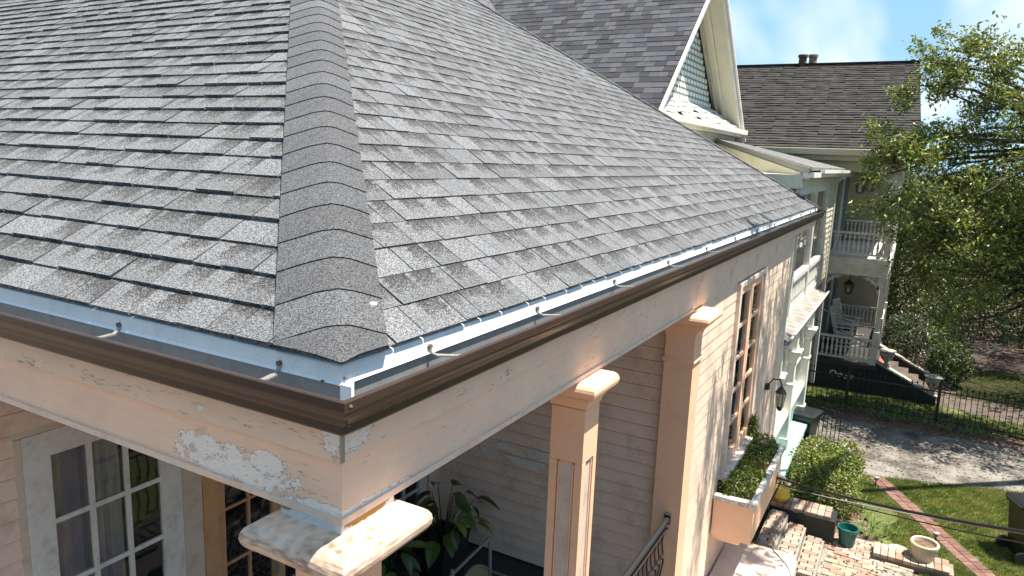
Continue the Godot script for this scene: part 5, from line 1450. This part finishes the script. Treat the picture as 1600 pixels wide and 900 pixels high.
	st = new_st(); lathe(st, Vector3.ZERO, [Vector2(0.1, 0), Vector2(0.17, 0.1), Vector2(0.15, 0.22), Vector2(0.11, 0.26), Vector2(0.09, 0.2), Vector2(0, 0.18)], 14); part(t, "bowl", st, M.yellow)
	# cables of the service drop
	var drop := func(a: Vector3, b: Vector3, sag: float, rad: float, label: String, mat: Material) -> void:
		var c := thing("cable", label, "cable", "cables crossing the yard")
		var s := new_st(); var pts := []
		for k in 21:
			var u := k / 20.0
			pts.append(a.lerp(b, u) - Vector3.UP * sag * 4.0 * u * (1 - u))
		tube(s, pts, [rad], 6); part(c, "wire", s, mat)
	drop.call(Vector3(0.45, 2.00, -8.1), Vector3(5.6, 5.15, -2.3), 0.28, 0.016, "thickest black cable running from the wall to the right", M.cable)
	drop.call(Vector3(0.42, 1.90, -8.15), Vector3(5.6, 4.75, -2.6), 0.22, 0.007, "thin black cable just under the thickest one", M.cable)
	drop.call(Vector3(0.42, 1.80, -8.3), Vector3(6.2, 4.65, -3.3), 0.18, 0.006, "thin grey cable lowest across the yard", M.wire_grey)
	drop.call(Vector3(-0.2, 3.0, -16.3), Vector3(5.5, 1.9, -16.9), 0.25, 0.008, "thin cable slanting past the far gallery rail", M.cable)
	drop.call(Vector3(-0.2, 2.7, -16.3), Vector3(6.5, 1.2, -17.0), 0.3, 0.007, "lower thin cable slanting past the far gallery", M.cable)
	var mast := thing("cable_bracket", "metal bracket with black drip loops on the pink wall", "bracket")
	st = new_st(); bar(st, Vector3(-0.04, 2.03, -8.95), Vector3(0.5, 1.99, -8.05), 0.03, 0.03); part(mast, "arm", st, M.steel)
	st = new_st(); tube(st, [Vector3(0.36, 2.02, -8.28), Vector3(0.62, 2.03, -7.93)], [0.03], 8); part(mast, "insulator", st, M.white)
	for q in [[0.0, 0.62], [0.06, 0.5], [-0.05, 0.72]]:
		st = new_st(); var pts := []
		for k in 15:
			var u := k / 14.0
			pts.append(Vector3(0.44 - u * 0.42 + q[0], 1.98 - sin(u * PI * 0.75) * q[1] * 1.3, -8.12 - u * 0.75 + q[0]))
		tube(st, pts, [0.013], 6)
		lathe(st, pts[6] - Vector3(0, 0.04, 0), [Vector2(0.012, 0), Vector2(0.03, 0.02), Vector2(0.03, 0.06), Vector2(0.012, 0.08)], 8)
		part(mast, "drip_loop", st, M.cable)

func build_plants() -> void:
	var chip := thing("paint_chip", "flake of white paint lying on the grey hip shingles", "paint chip")
	var cs := new_st()
	var cp := Vector3(-0.15, EAVE + 0.15 * SL + 0.036, -0.34); var ce := Vector3(0.2, 0.1, -0.9).normalized() * 0.024; var cu2 := Vector3(-0.84, 0.54, 0).normalized() * 0.012
	qd(cs, cp - ce, cp + ce * 0.3 - cu2, cp + ce, cp + cu2 * 0.8)
	qd(cs, cp - ce - Vector3(0, 0.002, 0), cp + cu2 * 0.8 - Vector3(0, 0.002, 0), cp + ce - Vector3(0, 0.002, 0), cp + ce * 0.3 - cu2 - Vector3(0, 0.002, 0))
	part(chip, "flake", cs, M.white)
	var litter := thing("fallen_leaves", "dry brown leaves scattered over driveway, lawn and patio", "leaves")
	var lp := []
	for k in 900: lp.append(Vector3(r(0.2, 5.5), 0.014, r(-18.0, -13.9)))
	for k in 350: lp.append(Vector3(r(1.3, 5.0), 0.02, r(-14, -9.5)))
	for k in 120: lp.append(Vector3(r(0.9, 2.2), 0.066, r(-10.9, -9.2)))
	for k in 260: lp.append(Vector3(r(2.5, 7.0), 0.02, r(-26, -19.5)))
	leaves(litter, "leaf_litter", lp, leaf_mesh(0.065, 0.03, 0.15), [Color(0.12, 0.07, 0.035), Color(0.18, 0.11, 0.05), Color(0.08, 0.055, 0.03), Color(0.2, 0.15, 0.06)], M.leaf, 3.0)
	var hl := leaf_mesh(0.055, 0.032)
	var hg := [Color(0.17, 0.25, 0.045), Color(0.13, 0.20, 0.035), Color(0.08, 0.14, 0.025), Color(0.23, 0.29, 0.075), Color(0.24, 0.19, 0.09)]
	var lumps := []
	for k in 9: lumps.append([Vector3(0.45 + (k % 3) * 0.3 + r(-.05, .05), 0.40 + r(-.05, .08), -11.75 - (k / 3) * 0.72 - r(0, 0.2)), Vector3(0.34, 0.42, 0.45)])
	bush("hedge", "bright green clipped hedge beside the cream house base", "hedge", "", lumps, 15000, hl, hg)
	for k in 6: strap_plant(Vector3(1.45 + r(-.1, .25), 0, -12.35 + k * 0.24 + r(-.06, .06)), 0.32, 16, "strap leafed plant in the mulch bed by the hedge", "strap leafed plants by the hedge")
	for k in 3: strap_plant(Vector3(1.75 + k * 0.14, 0, -11.25 - k * 0.15), 0.26, 12, "grassy tuft in the mulch near the grey stepping stone", "grassy tufts in the mulch")
	for k in 26: strap_plant(Vector3(-0.4 + k * 0.17 + r(-.05, .05), 0, -18.05 + r(-.22, .12)), 0.36, 12, "strap leafed plant in the bed along the iron fence", "strap leafed plants along the fence")
	for k in 4: strap_plant(Vector3(0.3 + k * 0.13, 0.0, -8.9 - k * 0.16), 0.2, 10, "weed growing at the foot of the pink wall", "weeds at the wall foot")
	var sl := leaf_mesh(0.09, 0.045); var dk := [Color(0.035, 0.07, 0.018), Color(0.05, 0.09, 0.022), Color(0.025, 0.05, 0.014), Color(0.075, 0.11, 0.03)]
	var gy := [Color(0.07, 0.09, 0.06), Color(0.10, 0.12, 0.085), Color(0.045, 0.065, 0.04)]
	bush("shrub", "grey green shrub at the foot of the far stair", "shrub", "garden shrubs", [[Vector3(2.2, 0.75, -23.2), Vector3(0.9, 0.75, 0.9)], [Vector3(1.9, 1.1, -23.8), Vector3(0.7, 0.7, 0.7)]], 6500, sl, gy)
	bush("shrub", "dark green shrub seen through the lower gallery", "shrub", "garden shrubs", [[Vector3(0.1, 1.6, -27.6), Vector3(1.0, 1.4, 0.9)], [Vector3(1.3, 1.5, -27.4), Vector3(0.9, 1.2, 0.8)]], 6500, sl, dk)
	bush("shrub", "dark shrub right of the far stair urn", "shrub", "garden shrubs", [[Vector3(3.1, 0.7, -22.4), Vector3(0.55, 0.6, 0.6)], [Vector3(2.7, 1.3, -25.0), Vector3(0.9, 1.2, 0.9)]], 5000, sl, dk)
	bush("shrub", "tall dark shrub behind the dirt path", "shrub", "garden shrubs", [[Vector3(3.2, 1.6, -28.8), Vector3(1.3, 1.6, 1.0)], [Vector3(1.9, 2.2, -28.0), Vector3(1.1, 1.6, 1.0)]], 8000, sl, dk)
	bush("shrub", "long dark hedge line closing the far garden on the right", "shrub", "garden shrubs", [[Vector3(4.5, 1.4, -31), Vector3(1.6, 1.9, 0.8)], [Vector3(7.5, 1.6, -31.5), Vector3(1.8, 2.2, 0.8)], [Vector3(10.5, 1.6, -31), Vector3(1.9, 2.3, 0.8)], [Vector3(1.8, 1.8, -30.5), Vector3(1.6, 2.3, 0.8)]], 16000, leaf_mesh(0.13, 0.065), dk)
	bush("shrub", "dark shrub at the right edge behind the path", "shrub", "garden shrubs", [[Vector3(5.6, 1.5, -29.5), Vector3(1.4, 1.5, 1.0)], [Vector3(7.6, 1.4, -29), Vector3(1.5, 1.5, 1.0)]], 8000, sl, dk)
	# background trees
	var bl := leaf_mesh(0.16, 0.08)
	for q in [[Vector3(3.2, 0, -32), 7.0, "background tree right of the gallery house, nearest to it"], [Vector3(6.6, 0, -33), 8.0, "background tree further right above the dirt path"], [Vector3(10.5, 0, -33), 8.5, "background tree furthest right behind the path"], [Vector3(6.9, 0, -24.0), 7.0, "garden tree shading the dirt path, nearest the fence"], [Vector3(7.8, 0, -28.0), 7.5, "garden tree shading the dirt path, further back"], [Vector3(1.2, 0, -30.5), 7.0, "background tree behind the gallery house end"]]:
		var t := thing("background_tree", q[2], "tree", "trees beyond the far garden")
		var st := new_st(); var tips := []
		tube(st, [q[0], q[0] + Vector3(0.1, 1.6, 0), q[0] + Vector3(0, q[1] * 0.5, 0.1)], [0.22, 0.17, 0.13], 8)
		for k in 8: grow(st, tips, q[0] + Vector3(0, q[1] * r(0.25, 0.55), 0), Vector3(r(-1, 1), r(0.1, 0.9), r(-1, 1)).normalized(), q[1] * 0.28, 0.07, 2, 0.9)
		part(t, "trunk", st, M.bark)
		var pts := []
		for tp in tips:
			for k in 15: pts.append(tp[0] + Vector3(r(-1, 1), r(-1, 1), r(-1, 1)) * 0.5)
		leaves(t, "crown", pts, bl, [Color(0.06, 0.10, 0.02), Color(0.09, 0.13, 0.03), Color(0.04, 0.075, 0.016), Color(0.14, 0.15, 0.04)], M.leaf, 0.4)
	# trees of the next garden and the street, behind the viewpoint: they darken the porch and show in its panes
	var big := leaf_mesh(0.5, 0.3)
	for q in [[Vector3(-13, 0, 11), "tree of the next garden, furthest left behind the viewpoint"], [Vector3(-7.5, 0, 10.5), "tree of the next garden opposite the porch windows"], [Vector3(-2, 0, 12), "tree of the next garden straight behind the porch corner"], [Vector3(4, 0, 11.5), "tree of the next garden right behind the viewpoint"], [Vector3(10.5, 0, 8), "street tree at the corner of the next garden"], [Vector3(13.5, 0, 0), "street tree abreast of the porch"], [Vector3(14, 0, -6), "street tree abreast of the patio"], [Vector3(13.5, 0, -12.5), "street tree abreast of the driveway"], [Vector3(14, 0, -19.5), "street tree abreast of the far house"]]:
		var t := thing("garden_tree", q[1], "tree", "trees behind the viewpoint")
		var st := new_st(); tube(st, [q[0], q[0] + Vector3(0.1, 2.5, 0), q[0] + Vector3(0, 6, 0)], [0.22, 0.17, 0.1], 8); part(t, "trunk", st, M.bark)
		var pts := []
		for k in 2600:
			var v := Vector3(r(-1, 1), r(-1, 1), r(-1, 1))
			while v.length() > 1.0: v = Vector3(r(-1, 1), r(-1, 1), r(-1, 1))
			pts.append(q[0] + Vector3(0, 4.3, 0) + v * Vector3(3.4, 3.7, 2.4))
		leaves(t, "crown", pts, big, [Color(0.05, 0.085, 0.018), Color(0.035, 0.06, 0.014)], M.leaf, 0.3)
	# the near oak, its trunk off to the right, its limbs reaching in front of the far house
	var oak := thing("oak_tree", "leafy oak whose branches reach in from the right", "tree")
	var st := new_st(); var tips := []
	var fork := Vector3(8.4, 4.2, -17.9)
	tube(st, [Vector3(9.1, 0, -18.0), Vector3(9.0, 1.6, -18.0), Vector3(8.7, 3.0, -17.9), fork], [0.38, 0.31, 0.27, 0.22], 10)
	var hubs := [Vector3(5.3, 7.3, -18.6), Vector3(5.4, 4.5, -18.8), Vector3(3.9, 9.9, -12.8), Vector3(4.8, 3.4, -19.0)]
	for hb in hubs:
		var a1: Vector3 = fork.lerp(hb, 0.3) + Vector3(r(-.2, .2), r(0.1, 0.4), r(-.2, .2)); var a2: Vector3 = fork.lerp(hb, 0.65) + Vector3(r(-.2, .2), r(-0.3, 0.3), r(-.2, .2))
		tube(st, [fork, a1, a2, hb], [0.19, 0.14, 0.10, 0.07], 8)
	var limbs := [
		[Vector3(2.30, 8.39, -18.28), 0.80], [Vector3(1.90, 8.07, -18.12), 0.68], [Vector3(2.87, 8.31, -17.96), 0.73], [Vector3(2.54, 8.87, -18.76), 0.65], [Vector3(1.57, 8.71, -17.96), 0.65], [Vector3(1.81, 9.12, -18.76), 0.58], [Vector3(1.33, 8.22, -18.28), 0.55], [Vector3(0.60, 6.69, -17.31), 0.51], [Vector3(0.76, 6.04, -17.79), 0.55], [Vector3(1.00, 5.55, -16.99), 0.51], [Vector3(3.19, 7.99, -18.61), 0.80],
		[Vector3(1.81, 6.04, -17.31), 0.68], [Vector3(1.08, 6.37, -17.63), 0.58], [Vector3(1.40, 6.85, -18.28), 0.58], [Vector3(1.40, 5.07, -18.28), 0.55], [Vector3(1.97, 4.75, -18.61), 0.68], [Vector3(1.73, 3.78, -19.25), 0.55],
		[Vector3(2.4, 10.0, -9.4), 0.6], [Vector3(1.9, 9.7, -8.4), 0.5], [Vector3(2.9, 10.6, -10.2), 0.6], [Vector3(2.6, 9.9, -8.0), 0.5], [Vector3(1.9, 9.9, -9.9), 0.5], [Vector3(2.2, 10.6, -10.9), 0.5], [Vector3(1.8, 9.6, -7.2), 0.4], [Vector3(2.1, 9.3, -6.5), 0.45], [Vector3(2.6, 9.1, -7.1), 0.5], [Vector3(2.7, 9.3, -8.6), 0.5], [Vector3(2.8, 9.6, -9.3), 0.5], [Vector3(2.4, 9.0, -5.9), 0.4]]
	for k in 46:
		var v := Vector3(r(-1, 1), r(-1, 1), r(-1, 1))
		while v.length() > 1.0: v = Vector3(r(-1, 1), r(-1, 1), r(-1, 1))
		limbs.append([Vector3(3.75, 5.07, -18.44) + v * Vector3(2.15, 3.0, 2.3), r(0.64, 1.0)])
	for l in limbs:
		var e: Vector3 = l[0]
		var from: Vector3 = hubs[0]
		for hb: Vector3 in hubs:
			if hb.distance_to(e) < from.distance_to(e): from = hb
		var m1: Vector3 = from.lerp(e, 0.35) + Vector3(r(-.2, .2), r(-0.2, 0.3), r(-.2, .2)); var m2: Vector3 = from.lerp(e, 0.7) + Vector3(r(-.15, .15), r(-0.2, 0.25), r(-.15, .15))
		tube(st, [from, m1, m2, e], [0.07, 0.05, 0.034, 0.018], 5)
		for k in 6: grow(st, tips, [m2.lerp(e, 0.5), e, m2.lerp(e, 0.8)][k % 3], Vector3(r(-1, 0.8), r(-0.7, 0.9), r(-1, 1)).normalized(), float(l[1]) * 0.7, 0.009, 2, 0.9)
	part(oak, "trunk", st, M.bark)
	var pts := []
	for tp in tips:
		for k in 2: pts.append(tp[0] + Vector3(r(-1, 1), r(-1, 1), r(-1, 1)) * 0.15)
	print("oak leaves ", pts.size())
	leaves(oak, "crown", pts, leaf_mesh(0.122, 0.05, 0.3), [Color(0.20, 0.25, 0.055), Color(0.15, 0.195, 0.045), Color(0.08, 0.115, 0.026), Color(0.28, 0.295, 0.085)], M.leaf, 0.5)

func make_sky() -> Sky:
	var w := 1024; var hgt := 512
	var n := noise(201, 1.0, 6); var n2 := noise(202, 1.0, 4)
	var data := PackedByteArray(); data.resize(w * hgt * 3)
	for j in hgt:
		var el := PI / 2 - PI * (j + 0.5) / hgt
		var up := sin(el)
		for i in w:
			var az := TAU * i / w
			var t := pow(clampf(1.0 - max(up, 0.0), 0, 1), 2.6)
			var c := Color(0.20, 0.42, 0.70).lerp(Color(0.36, 0.61, 0.82), t)
			if up > -0.02:
				var q: float = 1.0 / (max(up, 0.0) + 0.22)
				var p := Vector3(cos(az) * cos(el) * q, 0, sin(az) * cos(el) * q)
				var v := n.get_noise_2d(p.x * 0.5 + 3.0, p.z * 2.6) * 0.7 + n2.get_noise_2d(p.x * 0.3, p.z * 0.9 + 9.0) * 0.55
				c = c.lerp(Color(0.86, 0.9, 0.93), clampf(v * 1.5 + 0.12, 0.0, 0.78))
			else: c = Color(0.22, 0.22, 0.2)
			var s := c.linear_to_srgb()
			var k := (j * w + i) * 3
			data[k] = int(s.r * 255); data[k + 1] = int(s.g * 255); data[k + 2] = int(s.b * 255)
	var m := PanoramaSkyMaterial.new()
	m.panorama = ImageTexture.create_from_image(Image.create_from_data(w, hgt, false, Image.FORMAT_RGB8, data))
	var sky := Sky.new(); sky.sky_material = m
	return sky

func _ready() -> void:
	rng.seed = 4711
	var cam := Camera3D.new()
	cam.name = "camera"
	cam.fov = rad_to_deg(2.0 * atan(450.0 / 1120.4))
	cam.far = 400.0; cam.near = 0.05
	cam.transform = Transform3D(Basis.from_euler(Vector3(-0.18158, 0.50615, 0.03864), EULER_ORDER_YXZ), CAM)
	add_child(cam)
	cam.current = true
	var env := Environment.new()
	env.background_mode = Environment.BG_SKY
	env.sky = make_sky()
	env.background_energy_multiplier = 0.56
	env.tonemap_mode = Environment.TONE_MAPPER_LINEAR
	env.tonemap_exposure = 2.5
	env.sdfgi_enabled = true; env.ssao_enabled = true; env.ssil_enabled = true
	var we := WorldEnvironment.new(); we.name = "world_environment"; we.environment = env
	add_child(we)
	var sun := DirectionalLight3D.new()
	sun.name = "sun"
	sun.light_energy = 1.6
	sun.light_color = Color(1.0, 0.955, 0.89)
	sun.light_angular_distance = 0.5
	sun.shadow_enabled = true
	add_child(sun)
	sun.look_at_from_position(Vector3(1.0, 3.1, -0.1), Vector3.ZERO, Vector3.UP)
	make_materials()
	M.leaf = leaf_mat()
	M.strap = []
	for c in [lin(0.07, 0.14, 0.025), lin(0.10, 0.18, 0.03), lin(0.05, 0.10, 0.02)]:
		var m := plain(c, 0.45); m.backlight_enabled = true; m.backlight = Color(0.4, 0.4, 0.25); M.strap.append(m)
	M.big_leaf = []
	for c in [lin(0.02, 0.05, 0.015), lin(0.05, 0.11, 0.02), lin(0.14, 0.20, 0.025), lin(0.03, 0.075, 0.02)]:
		var m := plain(c, 0.35); m.backlight_enabled = true; m.backlight = Color(0.3, 0.3, 0.2); M.big_leaf.append(m)
	print("materials ", Time.get_ticks_msec())
	build_ground()
	build_pink_house()
	print("pink ", Time.get_ticks_msec())
	build_cream_house()
	build_far_house()
	print("houses ", Time.get_ticks_msec())
	build_yard()
	build_plants()
	print("done ", Time.get_ticks_msec())
